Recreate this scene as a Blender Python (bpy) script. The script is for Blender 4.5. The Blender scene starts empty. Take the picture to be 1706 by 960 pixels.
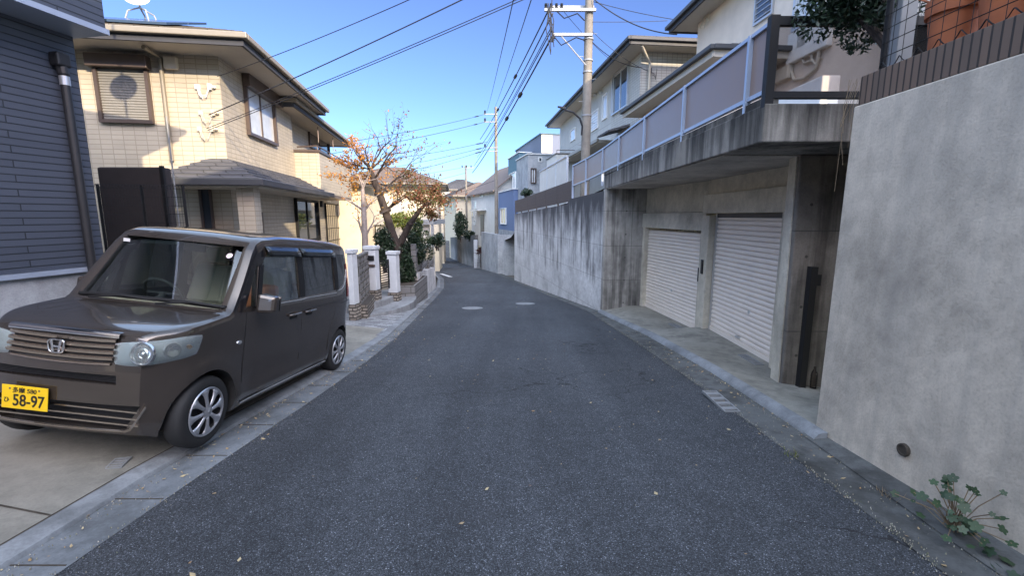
import bpy, bmesh, math, random
from mathutils import Vector, Matrix, noise
from mathutils.bvhtree import BVHTree
random.seed(7)
R = math.radians
scene = bpy.context.scene
COL = scene.collection
# ---------------------------------------------------------------- camera, sky, sun, exposure
CAM_H, FPX, PITCH = 1.65, 751.0, math.atan(120/751.0)
cam_d = bpy.data.cameras.new('camera'); cam = bpy.data.objects.new('camera', cam_d); COL.objects.link(cam)
cam.location = (0, 0, CAM_H); cam.rotation_euler = (math.pi/2-PITCH, 0, 0)
cam_d.sensor_width = 36; cam_d.lens = 36*FPX/1706; cam_d.clip_start = 0.05; cam_d.clip_end = 2000
scene.camera = cam
SUN_AZ, SUN_EL = 37.0, 20.0      # degrees: from straight behind the camera towards its right / above the horizon
sd = Vector((math.sin(R(SUN_AZ))*math.cos(R(SUN_EL)), -math.cos(R(SUN_AZ))*math.cos(R(SUN_EL)), math.sin(R(SUN_EL))))
w = bpy.data.worlds.new("World"); scene.world = w; w.use_nodes = True
nt = w.node_tree; bg = nt.nodes['Background']
sky = nt.nodes.new('ShaderNodeTexSky'); sky.sky_type = 'NISHITA'; sky.sun_disc = False
sky.sun_elevation = R(SUN_EL); sky.sun_rotation = math.atan2(sd.x, sd.y)
sky.air_density = 1.0; sky.dust_density = 0.3; sky.ozone_density = 3.0; sky.altitude = 0
# sky multiplied by height: dimmed low down, boosted overhead to brighten the shaded street
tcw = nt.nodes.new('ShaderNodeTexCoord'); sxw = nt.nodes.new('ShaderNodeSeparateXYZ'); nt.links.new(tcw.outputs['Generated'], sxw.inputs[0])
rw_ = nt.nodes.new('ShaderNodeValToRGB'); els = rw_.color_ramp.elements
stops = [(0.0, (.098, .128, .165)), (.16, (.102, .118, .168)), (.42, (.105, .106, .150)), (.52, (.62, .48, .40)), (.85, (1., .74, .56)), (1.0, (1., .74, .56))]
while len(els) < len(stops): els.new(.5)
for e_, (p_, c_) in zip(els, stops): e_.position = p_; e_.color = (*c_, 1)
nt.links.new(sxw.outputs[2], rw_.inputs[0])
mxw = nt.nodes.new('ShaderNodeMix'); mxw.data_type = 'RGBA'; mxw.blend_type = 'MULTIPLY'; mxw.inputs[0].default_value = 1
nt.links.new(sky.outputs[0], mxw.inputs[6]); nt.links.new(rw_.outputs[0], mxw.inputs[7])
# unseen southern half, behind the camera, multiplied up as added fill for shaded walls
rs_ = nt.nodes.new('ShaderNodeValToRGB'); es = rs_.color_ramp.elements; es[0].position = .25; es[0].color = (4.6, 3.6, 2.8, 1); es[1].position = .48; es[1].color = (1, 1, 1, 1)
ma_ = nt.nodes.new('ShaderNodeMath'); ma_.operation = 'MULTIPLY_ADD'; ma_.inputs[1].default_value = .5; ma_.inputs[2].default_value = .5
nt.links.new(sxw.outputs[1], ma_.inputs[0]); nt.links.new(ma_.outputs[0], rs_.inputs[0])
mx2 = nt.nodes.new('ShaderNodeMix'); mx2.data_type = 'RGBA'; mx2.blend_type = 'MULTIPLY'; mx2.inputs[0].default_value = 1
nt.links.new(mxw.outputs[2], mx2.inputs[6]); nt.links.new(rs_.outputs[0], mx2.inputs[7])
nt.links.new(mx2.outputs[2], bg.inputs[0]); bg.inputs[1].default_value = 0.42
sun_d = bpy.data.lights.new('sun', 'SUN'); sun = bpy.data.objects.new('sun', sun_d); COL.objects.link(sun)
sun_d.energy = 2.0; sun_d.angle = R(0.5); sun_d.color = (1.0, 0.82, 0.58)
sun.rotation_euler = sd.to_track_quat('Z', 'Y').to_euler(); sun.location = (20, -20, 30)
scene.view_settings.view_transform = 'Standard'; scene.view_settings.look = 'None'
scene.view_settings.exposure = 2.0; scene.view_settings.gamma = 1.0
scene.view_settings.use_curve_mapping = False
# ---------------------------------------------------------------- helpers
cp, sp = math.cos(PITCH), math.sin(PITCH)
def interp(tab, y):
    if y <= tab[0][0]: return tab[0][1]
    for (a, b), (c, d) in zip(tab, tab[1:]):
        if y <= c: return b+(d-b)*(y-a)/(c-a)
    return tab[-1][1]
def G(Y):      # street level, falling away from the camera
    return -.07*Y if Y < 4 else (.04-.08*Y if Y < 26 else (-.48-.06*Y if Y < 45 else -.93-.05*Y))
def ray(u, v):
    b = (480-v)/FPX
    return Vector(((u-853)/FPX, cp+b*sp, -sp+b*cp))
EYE = Vector((0, 0, CAM_H))
def aty(u, v, Y): d = ray(u, v); return EYE+d*(Y/d.y)
def atx(u, v, X): d = ray(u, v); return EYE+d*(X/d.x)
def atz(u, v, z): d = ray(u, v); return EYE+d*((z-CAM_H)/d.z)
def hit(u, v, p0, n):
    d = ray(u, v); return EYE+d*((Vector(p0)-EYE).dot(n)/d.dot(n))

YAW = {}
def empty(name, loc, yaw=0, label=None, cat=None, group=None):
    o = bpy.data.objects.new(name, None); COL.objects.link(o); o.location = loc; o.rotation_euler = (0, 0, yaw)
    o.empty_display_size = .2
    YAW[o.name] = Matrix.Translation(Vector(loc)) @ Matrix.Rotation(yaw, 4, 'Z')
    return tag(o, label, cat, group)
def tag(o, label=None, cat=None, group=None, kind=None):
    if label: o['label'] = label
    if cat: o['category'] = cat
    if group: o['group'] = group
    if kind: o['kind'] = kind
    return o
def frame_of(p):
    while p is not None:
        if p.name in YAW: return YAW[p.name]
        p = p.parent
    return None
class MB:
    def __init__(s): s.v = []; s.f = []; s.m = []; s.mi = 0; s.uv = None
    def quad(s, *p):
        n = len(s.v); s.v += [Vector(q) for q in p]; s.f.append(tuple(range(n, n+len(p)))); s.m.append(s.mi); return s
    def grid(s, rows, closed=False, flip=False):
        n = len(s.v); k = len(rows[0])
        for r in rows: s.v += [Vector(q) for q in r]
        for i in range(len(rows)-1):
            for j in range(k if closed else k-1):
                a, b, c, d = n+i*k+j, n+i*k+(j+1) % k, n+(i+1)*k+(j+1) % k, n+(i+1)*k+j
                s.f.append((a, d, c, b) if flip else (a, b, c, d)); s.m.append(s.mi)
        return s
    def hexa(s, p):   # 8 corners: bottom 4 counter-clockwise, top 4
        n = len(s.v); s.v += [Vector(q) for q in p]
        for f in ((3, 2, 1, 0), (4, 5, 6, 7), (0, 1, 5, 4), (1, 2, 6, 5), (2, 3, 7, 6), (3, 0, 4, 7)):
            s.f.append(tuple(n+i for i in f)); s.m.append(s.mi)
        return s
    def box(s, x0, x1, y0, y1, z0, z1, M=None):
        p = [(x0, y0, z0), (x1, y0, z0), (x1, y1, z0), (x0, y1, z0), (x0, y0, z1), (x1, y0, z1), (x1, y1, z1), (x0, y1, z1)]
        if M is not None: p = [M @ Vector(q) for q in p]
        return s.hexa(p)
    def obox(s, O, du, dn, w_, t, z0, z1):   # from O along unit du by w_, along unit dn by t, between heights z0, z1 above O
        O, du, dn = Vector(O), Vector(du), Vector(dn); Z = Vector((0, 0, 1))
        p = [O, O+du*w_, O+du*w_+dn*t, O+dn*t]
        if du.cross(dn).z < 0: p = [p[0], p[3], p[2], p[1]]
        if z1 < z0: z0, z1 = z1, z0
        return s.hexa([q+Z*z0 for q in p]+[q+Z*z1 for q in p])
    def prism(s, poly, z0, z1):   # poly list of (x,y) ccw; z may be callables
        n = len(s.v); k = len(poly)
        f0 = z0 if callable(z0) else (lambda x, y: z0); f1 = z1 if callable(z1) else (lambda x, y: z1)
        s.v += [Vector((x, y, f0(x, y))) for x, y in poly]+[Vector((x, y, f1(x, y))) for x, y in poly]
        s.f.append(tuple(n+i for i in reversed(range(k)))); s.f.append(tuple(n+k+i for i in range(k))); s.m += [s.mi]*2
        for i in range(k):
            j = (i+1) % k; s.f.append((n+i, n+j, n+k+j, n+k+i)); s.m.append(s.mi)
        return s
    def extr(s, poly, d):         # 3d polygon extruded along d
        n = len(s.v); k = len(poly); d = Vector(d); P = [Vector(q) for q in poly]
        s.v += P+[q+d for q in P]
        s.f.append(tuple(n+i for i in reversed(range(k)))); s.f.append(tuple(n+k+i for i in range(k))); s.m += [s.mi]*2
        for i in range(k):
            j = (i+1) % k; s.f.append((n+i, n+j, n+k+j, n+k+i)); s.m.append(s.mi)
        return s
    def tube(s, pts, r, k=8, closed=False):
        pts = [Vector(q) for q in pts]; N = len(pts)
        rr = r if isinstance(r, (list, tuple)) else [r]*N
        rows = []; up = None
        for i, q in enumerate(pts):
            a = pts[(i-1) % N] if (closed or i > 0) else q; b = pts[(i+1) % N] if (closed or i < N-1) else q
            t = (b-a); t = t.normalized() if t.length > 1e-9 else Vector((0, 0, 1))
            if up is None: up = Vector((0, 0, 1)) if abs(t.z) < .9 else Vector((1, 0, 0))
            x = t.cross(up)
            if x.length < 1e-4: x = t.orthogonal()
            x.normalize(); y = x.cross(t).normalized(); up = y
            rows.append([q+(x*math.cos(2*math.pi*j/k)+y*math.sin(2*math.pi*j/k))*rr[i] for j in range(k)])
        if closed: rows.append(rows[0])
        n = len(s.v); s.grid(rows, closed=True)
        if not closed:
            s.f.append(tuple(n+j for j in reversed(range(k)))); s.f.append(tuple(n+(N-1)*k+j for j in range(k))); s.m += [s.mi]*2
        return s
    def lathe(s, prof, O, axis=(0, 0, 1), k=24):   # prof: list of (r, h)
        O = Vector(O); ax = Vector(axis).normalized(); x = ax.orthogonal().normalized(); y = ax.cross(x)
        rows = [[O+ax*h+(x*math.cos(2*math.pi*j/k)+y*math.sin(2*math.pi*j/k))*r for j in range(k)] for r, h in prof]
        return s.grid(rows, closed=True)
    def build(s, name, mats, parent=None, smooth=None, bevel=0, loc=None, yaw=0, world=None, origin=True):
        me = bpy.data.meshes.new(name)
        if not isinstance(mats, (list, tuple)): mats = [mats]
        if parent is not None: M = world if world is not None else frame_of(parent)
        else:
            if loc is None:
                xs = [q.x for q in s.v]; ys = [q.y for q in s.v]; zs = [q.z for q in s.v]
                loc = ((min(xs)+max(xs))/2, (min(ys)+max(ys))/2, min(zs))
            M = Matrix.Translation(Vector(loc)) @ Matrix.Rotation(yaw, 4, 'Z')
        Mi = M.inverted()
        me.from_pydata([Mi @ q for q in s.v], [], s.f)
        for m_ in mats: me.materials.append(m_)
        for p_, i in zip(me.polygons, s.m): p_.material_index = i
        if smooth is not None:
            me.polygons.foreach_set('use_smooth', [True]*len(me.polygons)); me.update()
            me.set_sharp_from_angle(angle=R(smooth))
        me.validate(); me.update()
        o = bpy.data.objects.new(name, me); COL.objects.link(o)
        if parent is not None: o.parent = parent
        else: o.matrix_world = M; o.location = M.translation; o.rotation_euler = (0, 0, yaw)
        if bevel:
            b = o.modifiers.new('bevel', 'BEVEL'); b.width = bevel; b.segments = 2; b.limit_method = 'ANGLE'; b.angle_limit = R(40)
        return o
# ---------------------------------------------------------------- materials
def N(t, typ, **kw):
    n = t.nodes.new(typ)
    for k, v in kw.items(): setattr(n, k, v)
    return n
def mixc(t, fac, a, b, mode='MIX'):
    n = N(t, 'ShaderNodeMix', data_type='RGBA', blend_type=mode)
    for s_, val in ((0, fac), (6, a), (7, b)):
        if hasattr(val, 'is_output'): t.links.new(val, n.inputs[s_])
        else: n.inputs[s_].default_value = val if s_ == 0 else (*val[:3], 1)
    return n.outputs[2]
def ramp(t, fac, stops):
    n = N(t, 'ShaderNodeValToRGB'); cr = n.color_ramp
    while len(cr.elements) < len(stops): cr.elements.new(.5)
    for e, (p, c) in zip(cr.elements, stops):
        e.position = p; e.color = (c, c, c, 1) if not hasattr(c, '__len__') else (*c[:3], 1)
    t.links.new(fac, n.inputs[0]); return n.outputs[0]
def mth(t, op, a, b=0.0):
    n = N(t, 'ShaderNodeMath', operation=op)
    for i, val in ((0, a), (1, b)):
        if hasattr(val, 'is_output'): t.links.new(val, n.inputs[i])
        else: n.inputs[i].default_value = val
    return n.outputs[0]
def coords(t, scale=(1, 1, 1), kind='Object', rot=(0, 0, 0)):
    tc = N(t, 'ShaderNodeTexCoord'); mp = N(t, 'ShaderNodeMapping'); mp.inputs['Scale'].default_value = scale
    mp.inputs['Rotation'].default_value = rot
    t.links.new(tc.outputs[kind], mp.inputs[0]); return mp.outputs[0]
def noise_(t, vec, sc, det=3, rough=.5):
    n = N(t, 'ShaderNodeTexNoise'); n.inputs['Scale'].default_value = sc; n.inputs['Detail'].default_value = det
    n.inputs['Roughness'].default_value = rough; t.links.new(vec, n.inputs['Vector']); return n.outputs[0]
def base(name, col=(.5, .5, .5), rough=.6, metal=0, spec=None):
    m = bpy.data.materials.new(name); m.use_nodes = True; t = m.node_tree; b = t.nodes['Principled BSDF']
    b.inputs['Base Color'].default_value = (*col, 1); b.inputs['Roughness'].default_value = rough; b.inputs['Metallic'].default_value = metal
    if spec is not None: b.inputs['Specular IOR Level'].default_value = spec
    return m, t, b
def bump(t, b, h, dist=.01, st=.5, prev=None):
    n = N(t, 'ShaderNodeBump'); n.inputs['Distance'].default_value = dist; n.inputs['Strength'].default_value = st
    t.links.new(h, n.inputs['Height'])
    if prev: t.links.new(prev, n.inputs['Normal'])
    t.links.new(n.outputs[0], b.inputs['Normal']); return n.outputs[0]
def mat(name, col, rough=.6, var=.15, sc=6, bmp=.0, bsc=60, metal=0, spec=None, coat=0):
    m, t, b = base(name, col, rough, metal, spec)
    v = coords(t)
    if var:
        n = noise_(t, v, sc, 5, .6)
        f = ramp(t, n, [(.3, 1-var), (.7, 1+var*.4)])
        c = mixc(t, 1.0, col, f, 'MULTIPLY'); t.links.new(c, b.inputs['Base Color'])
        t.links.new(mth(t, 'MULTIPLY_ADD', n, .2), b.inputs['Roughness'])
        t.nodes[-1].inputs[2].default_value = max(.02, rough-.1)
    if bmp: bump(t, b, noise_(t, v, bsc, 4), .004, bmp)
    if coat: b.inputs['Coat Weight'].default_value = coat; b.inputs['Coat Roughness'].default_value = .03
    return m
def uvz(t):     # (x+y, z) in the object's own axes: works on walls along either axis
    tc = N(t, 'ShaderNodeTexCoord'); s_ = N(t, 'ShaderNodeSeparateXYZ'); t.links.new(tc.outputs['Object'], s_.inputs[0])
    c = N(t, 'ShaderNodeCombineXYZ'); t.links.new(mth(t, 'ADD', s_.outputs[0], s_.outputs[1]), c.inputs[0])
    t.links.new(s_.outputs[2], c.inputs[1]); return c.outputs[0], s_.outputs, tc.outputs['Object']
def tile_mat(name, c1, c2, mortar, wid, row, mort, offset=0, rough=.6, bst=.6, dist=.006, blot=.15):
    m, t, b = base(name, c1, rough)
    v, s_, ob = uvz(t)
    br = N(t, 'ShaderNodeTexBrick'); br.offset = offset; br.squash = 1
    for k, val in (('Scale', 1), ('Mortar Size', mort), ('Mortar Smooth', .2), ('Bias', 0), ('Brick Width', wid), ('Row Height', row)): br.inputs[k].default_value = val
    br.inputs['Color1'].default_value = (*c1, 1); br.inputs['Color2'].default_value = (*c2, 1); br.inputs['Mortar'].default_value = (*mortar, 1)
    t.links.new(v, br.inputs['Vector'])
    n = noise_(t, ob, 1.3, 5, .6); f = ramp(t, n, [(.3, 1-blot), (.7, 1.0)])
    t.links.new(mixc(t, 1.0, br.outputs['Color'], f, 'MULTIPLY'), b.inputs['Base Color'])
    nb = bump(t, b, noise_(t, ob, 45, 3), .003, .3)
    inv = mth(t, 'SUBTRACT', 1.0, br.outputs['Fac']); bump(t, b, inv, dist, bst, nb)
    return m
def concrete(name, col, stain=.5, top=None, span=1.5, streak=(.02, .02, .018), rough=.85, joints=None, holes=False, sc=1.0, warm=None):
    m, t, b = base(name, col, rough, spec=.3)
    v, s_, ob = uvz(t)
    n1 = noise_(t, ob, 1.1*sc, 8, .62); n2 = noise_(t, ob, 9*sc, 6, .7); n3 = noise_(t, ob, 60, 3, .6)
    f = ramp(t, n1, [(.3, .62), (.5, .93), (.7, 1.12)])
    c = mixc(t, 1.0, col, f, 'MULTIPLY')
    c = mixc(t, .8, c, ramp(t, n2, [(.35, .82), (.6, 1.05)]), 'MULTIPLY')
    c = mixc(t, .8, c, ramp(t, n3, [(.3, .85), (.55, 1.05)]), 'MULTIPLY')
    if warm: c = mixc(t, ramp(t, noise_(t, ob, .6, 4), [(.4, 0.), (.65, .7)]), c, warm)
    mp = N(t, 'ShaderNodeMapping'); mp.inputs['Scale'].default_value = (5.5, 5.5, .22); t.links.new(ob, mp.inputs[0])
    st = noise_(t, mp.outputs[0], 1.0, 7, .68)
    mp2 = N(t, 'ShaderNodeMapping'); mp2.inputs['Scale'].default_value = (1.2, 1.2, .5); t.links.new(ob, mp2.inputs[0])
    pt = noise_(t, mp2.outputs[0], 1.3, 4, .6)
    if top is not None:
        h = mth(t, 'SUBTRACT', s_[2], top-span); h = mth(t, 'DIVIDE', h, span)
        h = mth(t, 'MULTIPLY', mth(t, 'MULTIPLY', h, mth(t, 'ABSOLUTE', h)), 1.0); k = mth(t, 'ADD', mth(t, 'MULTIPLY', h, .36), mth(t, 'SUBTRACT', st, .33))
        k = mth(t, 'ADD', k, mth(t, 'MULTIPLY', mth(t, 'SUBTRACT', pt, .5), .8))
    else: k = mth(t, 'ADD', mth(t, 'SUBTRACT', st, .3), mth(t, 'MULTIPLY', mth(t, 'SUBTRACT', pt, .5), .9))
    fac = mth(t, 'MULTIPLY', ramp(t, k, [(.16, 0.), (.30, .55), (.5, 1.)]), stain)
    c = mixc(t, fac, c, streak)
    hgt = n2
    if joints:
        br = N(t, 'ShaderNodeTexBrick'); br.offset = 0
        for kk, val in (('Scale', 1), ('Mortar Size', joints[2]), ('Mortar Smooth', .3), ('Brick Width', joints[0]), ('Row Height', joints[1])): br.inputs[kk].default_value = val
        t.links.new(v, br.inputs['Vector']); c = mixc(t, mth(t, 'MULTIPLY', br.outputs['Fac'], .65), c, (.06, .06, .055))
        hgt = mth(t, 'SUBTRACT', n2, br.outputs['Fac'])
    if holes:
        sx = N(t, 'ShaderNodeSeparateXYZ'); t.links.new(v, sx.inputs[0])
        a = mth(t, 'SUBTRACT', mth(t, 'FRACT', mth(t, 'DIVIDE', sx.outputs[0], .6)), .5)
        bb = mth(t, 'SUBTRACT', mth(t, 'FRACT', mth(t, 'DIVIDE', sx.outputs[1], .6)), .5)
        d = mth(t, 'SQRT', mth(t, 'ADD', mth(t, 'MULTIPLY', a, a), mth(t, 'MULTIPLY', bb, bb)))
        c = mixc(t, mth(t, 'MULTIPLY', mth(t, 'LESS_THAN', d, .03), .8), c, (.04, .04, .035))
    t.links.new(c, b.inputs['Base Color'])
    nb = bump(t, b, hgt, .012, .35); bump(t, b, n3, .003, .5, nb)
    return m
def glass(name, tint=(.02, .03, .035), alpha=.5, rough=.02):
    m = bpy.data.materials.new(name); m.use_nodes = True; t = m.node_tree; t.nodes.clear()
    out = N(t, 'ShaderNodeOutputMaterial'); tr = N(t, 'ShaderNodeBsdfTransparent'); gl = N(t, 'ShaderNodeBsdfPrincipled')
    gl.inputs['Base Color'].default_value = (*tint, 1); gl.inputs['Roughness'].default_value = rough; gl.inputs['Specular IOR Level'].default_value = .8
    tr.inputs[0].default_value = (.82, .9, .88, 1)
    fr = N(t, 'ShaderNodeFresnel'); fr.inputs[0].default_value = 1.5
    mx = N(t, 'ShaderNodeMixShader')
    f = mth(t, 'ADD', mth(t, 'MULTIPLY', fr.outputs[0], 2.0), alpha); t.nodes[-1].use_clamp = True
    t.links.new(f, mx.inputs[0]); t.links.new(tr.outputs[0], mx.inputs[1]); t.links.new(gl.outputs[0], mx.inputs[2]); t.links.new(mx.outputs[0], out.inputs[0])
    return m
def leaf_mat(name, cols, rough=.45, trans=.25):
    m, t, b = base(name, cols[0], rough)
    g_ = N(t, 'ShaderNodeNewGeometry')
    st = [(i/max(1, len(cols)-1), c) for i, c in enumerate(cols)]
    t.links.new(ramp(t, g_.outputs['Random Per Island'], st), b.inputs['Base Color'])
    b.inputs['Subsurface Weight'].default_value = 0
    tl = N(t, 'ShaderNodeBsdfTranslucent'); mx = N(t, 'ShaderNodeMixShader'); mx.inputs[0].default_value = trans
    t.links.new(ramp(t, g_.outputs['Random Per Island'], st), tl.inputs[0])
    o = t.nodes['Material Output']; t.links.new(b.outputs[0], mx.inputs[1]); t.links.new(tl.outputs[0], mx.inputs[2]); t.links.new(mx.outputs[0], o.inputs[0])
    return m
def asphalt():
    m, t, b = base('asphalt', (.08, .085, .09), .8, spec=.35)
    v = coords(t)
    n1 = noise_(t, v, .45, 5, .6); n2 = noise_(t, v, 9, 5, .7)
    vo = N(t, 'ShaderNodeTexVoronoi'); vo.inputs['Scale'].default_value = 200; t.links.new(v, vo.inputs['Vector'])
    sx = N(t, 'ShaderNodeSeparateColor'); t.links.new(vo.outputs['Color'], sx.inputs[0])
    c = mixc(t, 1.0, (.055, .060, .068), ramp(t, n1, [(.3, .78), (.7, 1.15)]), 'MULTIPLY')
    vt = coords(t, (.9, .07, 1)); c = mixc(t, 1.0, c, ramp(t, noise_(t, vt, 1.6, 4, .55), [(.35, .82), (.6, 1.1)]), 'MULTIPLY')     # long worn tracks
    c = mixc(t, .7, c, ramp(t, n2, [(.3, .7), (.7, 1.2)]), 'MULTIPLY')
    c = mixc(t, 1.0, c, ramp(t, sx.outputs[0], [(0, .3), (.45, .8), (.8, 1.35), (.95, 2.2), (.99, 4.0), (1., 7.)]), 'MULTIPLY')
    vo2 = N(t, 'ShaderNodeTexVoronoi'); vo2.inputs['Scale'].default_value = 34; t.links.new(v, vo2.inputs['Vector'])
    s2 = N(t, 'ShaderNodeSeparateColor'); t.links.new(vo2.outputs['Color'], s2.inputs[0])
    sp_ = mth(t, 'MULTIPLY', mth(t, 'GREATER_THAN', s2.outputs[0], .955), mth(t, 'LESS_THAN', vo2.outputs['Distance'], .13))
    c = mixc(t, mth(t, 'MULTIPLY', sp_, .8), c, (.45, .45, .45))
    wv = N(t, 'ShaderNodeVectorMath', operation='MULTIPLY_ADD'); nz = N(t, 'ShaderNodeTexNoise'); nz.inputs['Scale'].default_value = 2.2; nz.inputs['Detail'].default_value = 6
    t.links.new(v, nz.inputs['Vector']); t.links.new(nz.outputs['Color'], wv.inputs[0]); wv.inputs[1].default_value = (.55, .55, .55); t.links.new(v, wv.inputs[2])
    ve = N(t, 'ShaderNodeTexVoronoi', feature='DISTANCE_TO_EDGE'); ve.inputs['Scale'].default_value = .42; t.links.new(wv.outputs[0], ve.inputs['Vector'])
    cr = mth(t, 'MULTIPLY', mth(t, 'LESS_THAN', ve.outputs['Distance'], .0028), ramp(t, noise_(t, v, .35, 3), [(.5, 0.), (.56, 1.)]))
    c = mixc(t, mth(t, 'MULTIPLY', cr, .8), c, (.012, .012, .013))
    c = mixc(t, mth(t, 'MULTIPLY', ramp(t, noise_(t, v, 1.1, 4, .65), [(.60, 0.), (.70, 1.)]), .35), c, (.035, .036, .04))     # oil and damp stains
    t.links.new(c, b.inputs['Base Color'])
    bump(t, b, mth(t, 'SUBTRACT', 1., vo.outputs['Distance']), .006, .9)
    return m
M = {}
M['asphalt'] = asphalt()
M['kerb'] = concrete('kerb_concrete', (.24, .255, .27), stain=.35, rough=.9)
M['gutter'] = concrete('gutter_concrete', (.17, .185, .20), stain=.45, rough=.9, joints=None)
M['pad'] = concrete('pad_concrete', (.27, .26, .225), stain=.25, rough=.85, warm=(.24, .22, .19))
M['apron'] = concrete('apron_concrete', (.31, .30, .265), stain=.55, streak=(.07, .07, .065), rough=.85, warm=(.2, .19, .16))
M['nearwall'] = concrete('near_wall_concrete', (.56, .50, .42), stain=.45, streak=(.30, .285, .26), rough=.85, sc=.8)
M['farwall'] = concrete('pale_stained_concrete', (.58, .58, .58), stain=.97, top=2.9, span=1.5, joints=(1.8, .9, .006), streak=(.05, .05, .055))
M['darkconc'] = concrete('black_stained_concrete', (.30, .285, .26), stain=.95, top=3.78, span=.8, streak=(.022, .02, .018), warm=(.2, .18, .15))
M['column'] = concrete('mouldy_concrete', (.20, .18, .16), stain=.95, streak=(.03, .026, .022), joints=(5., 1.2, .008), holes=True)
M['return'] = concrete('formwork_concrete', (.40, .375, .34), stain=.95, streak=(.045, .042, .04), joints=(.45, .9, .006), holes=True)
M['cream_conc'] = concrete('painted_concrete', (.62, .57, .47), stain=.18, streak=(.2, .18, .14), rough=.8)
M['soffit'] = concrete('soffit_concrete', (.5, .46, .41), stain=.3, streak=(.12, .11, .1))
M['farconc'] = concrete('weathered_wall', (.33, .32, .3), stain=.75, top=2.4, span=1.3, streak=(.06, .058, .055))
M['farconc2'] = concrete('plain_grey_wall', (.36, .38, .4), stain=.25, streak=(.15, .15, .15))
M['cream_tile'] = tile_mat('cream_tile', (.48, .425, .335), (.43, .38, .30), (.33, .29, .22), .235, .105, .009, 0, .5)
M['siding'] = tile_mat('dark_slate_siding', (.066, .078, .105), (.058, .069, .094), (.02, .024, .032), 1.9, .070, .006, .37, .5, 1., .014)
M['block'] = tile_mat('concrete_block', (.19, .19, .19), (.15, .15, .15), (.06, .06, .05), .4, .2, .012, .5, .9)
M['stone'] = tile_mat('rubble_stone', (.32, .29, .25), (.16, .14, .12), (.05, .045, .04), .17, .075, .014, .5, .9, .9, .02)
M['paver'] = tile_mat('patterned_paver', (.34, .35, .36), (.12, .125, .135), (.10, .10, .10), .2, .1, .006, .5, .85)
def fix_plan(m):   # lay a brick texture flat on the ground
    t = m.node_tree; br = [n for n in t.nodes if n.type == 'TEX_BRICK'][0]
    t.links.new(coords(t), br.inputs['Vector'])
fix_plan(M['paver'])
M['coping'] = tile_mat('brown_soldier_tile', (.17, .115, .085), (.125, .09, .07), (.035, .028, .024), .057, 3.0, .007, 0, .8, .9, .01)
M['white_tile'] = tile_mat('pale_tile_cladding', (.47, .46, .43), (.42, .41, .38), (.26, .25, .23), .2, .1, .01, 0, .6)
M['vsiding'] = tile_mat('ribbed_siding', (.46, .46, .44), (.43, .43, .41), (.24, .24, .23), .18, 4.0, .012, 0, .6, .8, .012)
M['render'] = mat('beige_render', (.68, .58, .49), .85, .12, 2, .5, 90)
M['brightrender'] = mat('cream_render', (.60, .52, .38), .85, .12, 2, .4, 90)
M['greyrender'] = mat('pale_grey_render', (.58, .57, .53), .85, .1, 2, .3, 90)
M['roof'] = tile_mat('brown_roof_slate', (.15, .13, .10), (.11, .095, .075), (.04, .035, .03), .45, .14, .012, .5, .75, 1, .02)
M['roofgrey'] = tile_mat('grey_roof_slate', (.10, .10, .11), (.075, .075, .085), (.03, .03, .03), .45, .10, .012, .5, .75, 1, .02)
M['roofbrown'] = mat('far_roof', (.15, .115, .095), .8, .2, 3)
M['fascia'] = mat('taupe_fascia', (.22, .195, .15), .45, .06)
M['fasciad'] = mat('dark_fascia', (.055, .057, .063), .55, .08, spec=.3)
M['white'] = mat('white_paint', (.72, .72, .70), .5, .08, 5)
M['whitewall'] = mat('white_stucco', (.50, .53, .56), .85, .14, 5, .4, 80)
M['soffitp'] = mat('pale_soffit', (.50, .45, .37), .7, .05)
M['bronze'] = mat('bronze_frame', (.10, .075, .065), .4, .05, metal=.3)
M['black'] = mat('black_metal', (.010, .010, .011), .6, .05, spec=.3)
M['blackp'] = mat('black_plastic', (.016, .016, .018), .5, .1)
M['navy'] = mat('navy_cladding', (.12, .14, .19), .7, .06, 3)
M['teal'] = mat('teal_cladding', (.075, .15, .19), .7, .06, 3)
M['blue'] = mat('blue_render', (.13, .18, .30), .8, .06, 3)
M['ltframe'] = mat('pale_aluminium', (.36, .42, .52), .4, .05, metal=.3)
M['alu'] = mat('aluminium', (.55, .56, .57), .35, .05, metal=.7)
M['panel'] = mat('smoked_pink_panel', (.25, .185, .155), .35, .05, spec=.25)
M['clear'] = glass('clear_panel', (.05, .05, .05), .03, .02); M['clear'].node_tree.nodes['Transparent BSDF'].inputs[0].default_value = (.80, .76, .74, 1)
M['shutter'] = mat('roller_shutter', (.80, .72, .64), .45, .06, 3)
M['shutterg'] = mat('grey_window_shutter', (.21, .205, .19), .45, .04, 3)
M['wood'] = mat('brown_board', (.075, .058, .052), .75, .25, 8)
M['pole'] = concrete('pole_concrete', (.22, .2, .17), stain=.35, streak=(.12, .11, .1))
M['cable'] = mat('cable_sheath', (.012, .013, .018), .6, 0)
M['galv'] = mat('galvanised_steel', (.26, .27, .28), .55, .1, metal=.2)
M['ceramic'] = mat('white_ceramic', (.75, .75, .72), .25, .03)
M['pane'] = mat('window_glass_dark', (.035, .045, .055), .04, .0, spec=1.0)
M['panel_lit'] = mat('curtained_glass', (.55, .58, .60), .12, .15, 3)
M['curtain'] = mat('warm_curtain_glass', (.62, .47, .30), .15, .2, 6)
M['solar'] = mat('solar_glass', (.03, .045, .06), .12, .1)
M['terra'] = mat('terracotta', (.42, .13, .05), .7, .2, 8, .3)
M['wood_bark'] = mat('bark', (.055, .042, .036), .9, .4, 12, .8, 40)
M['palebark'] = mat('pale_bark', (.26, .22, .2), .9, .3, 12, .6, 40)
M['soil'] = mat('dark_soil', (.055, .045, .035), .95, .4, 14, .8, 40)
M['ground'] = mat('garden_ground', (.13, .12, .10), .95, .3, 2, .5)
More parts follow.
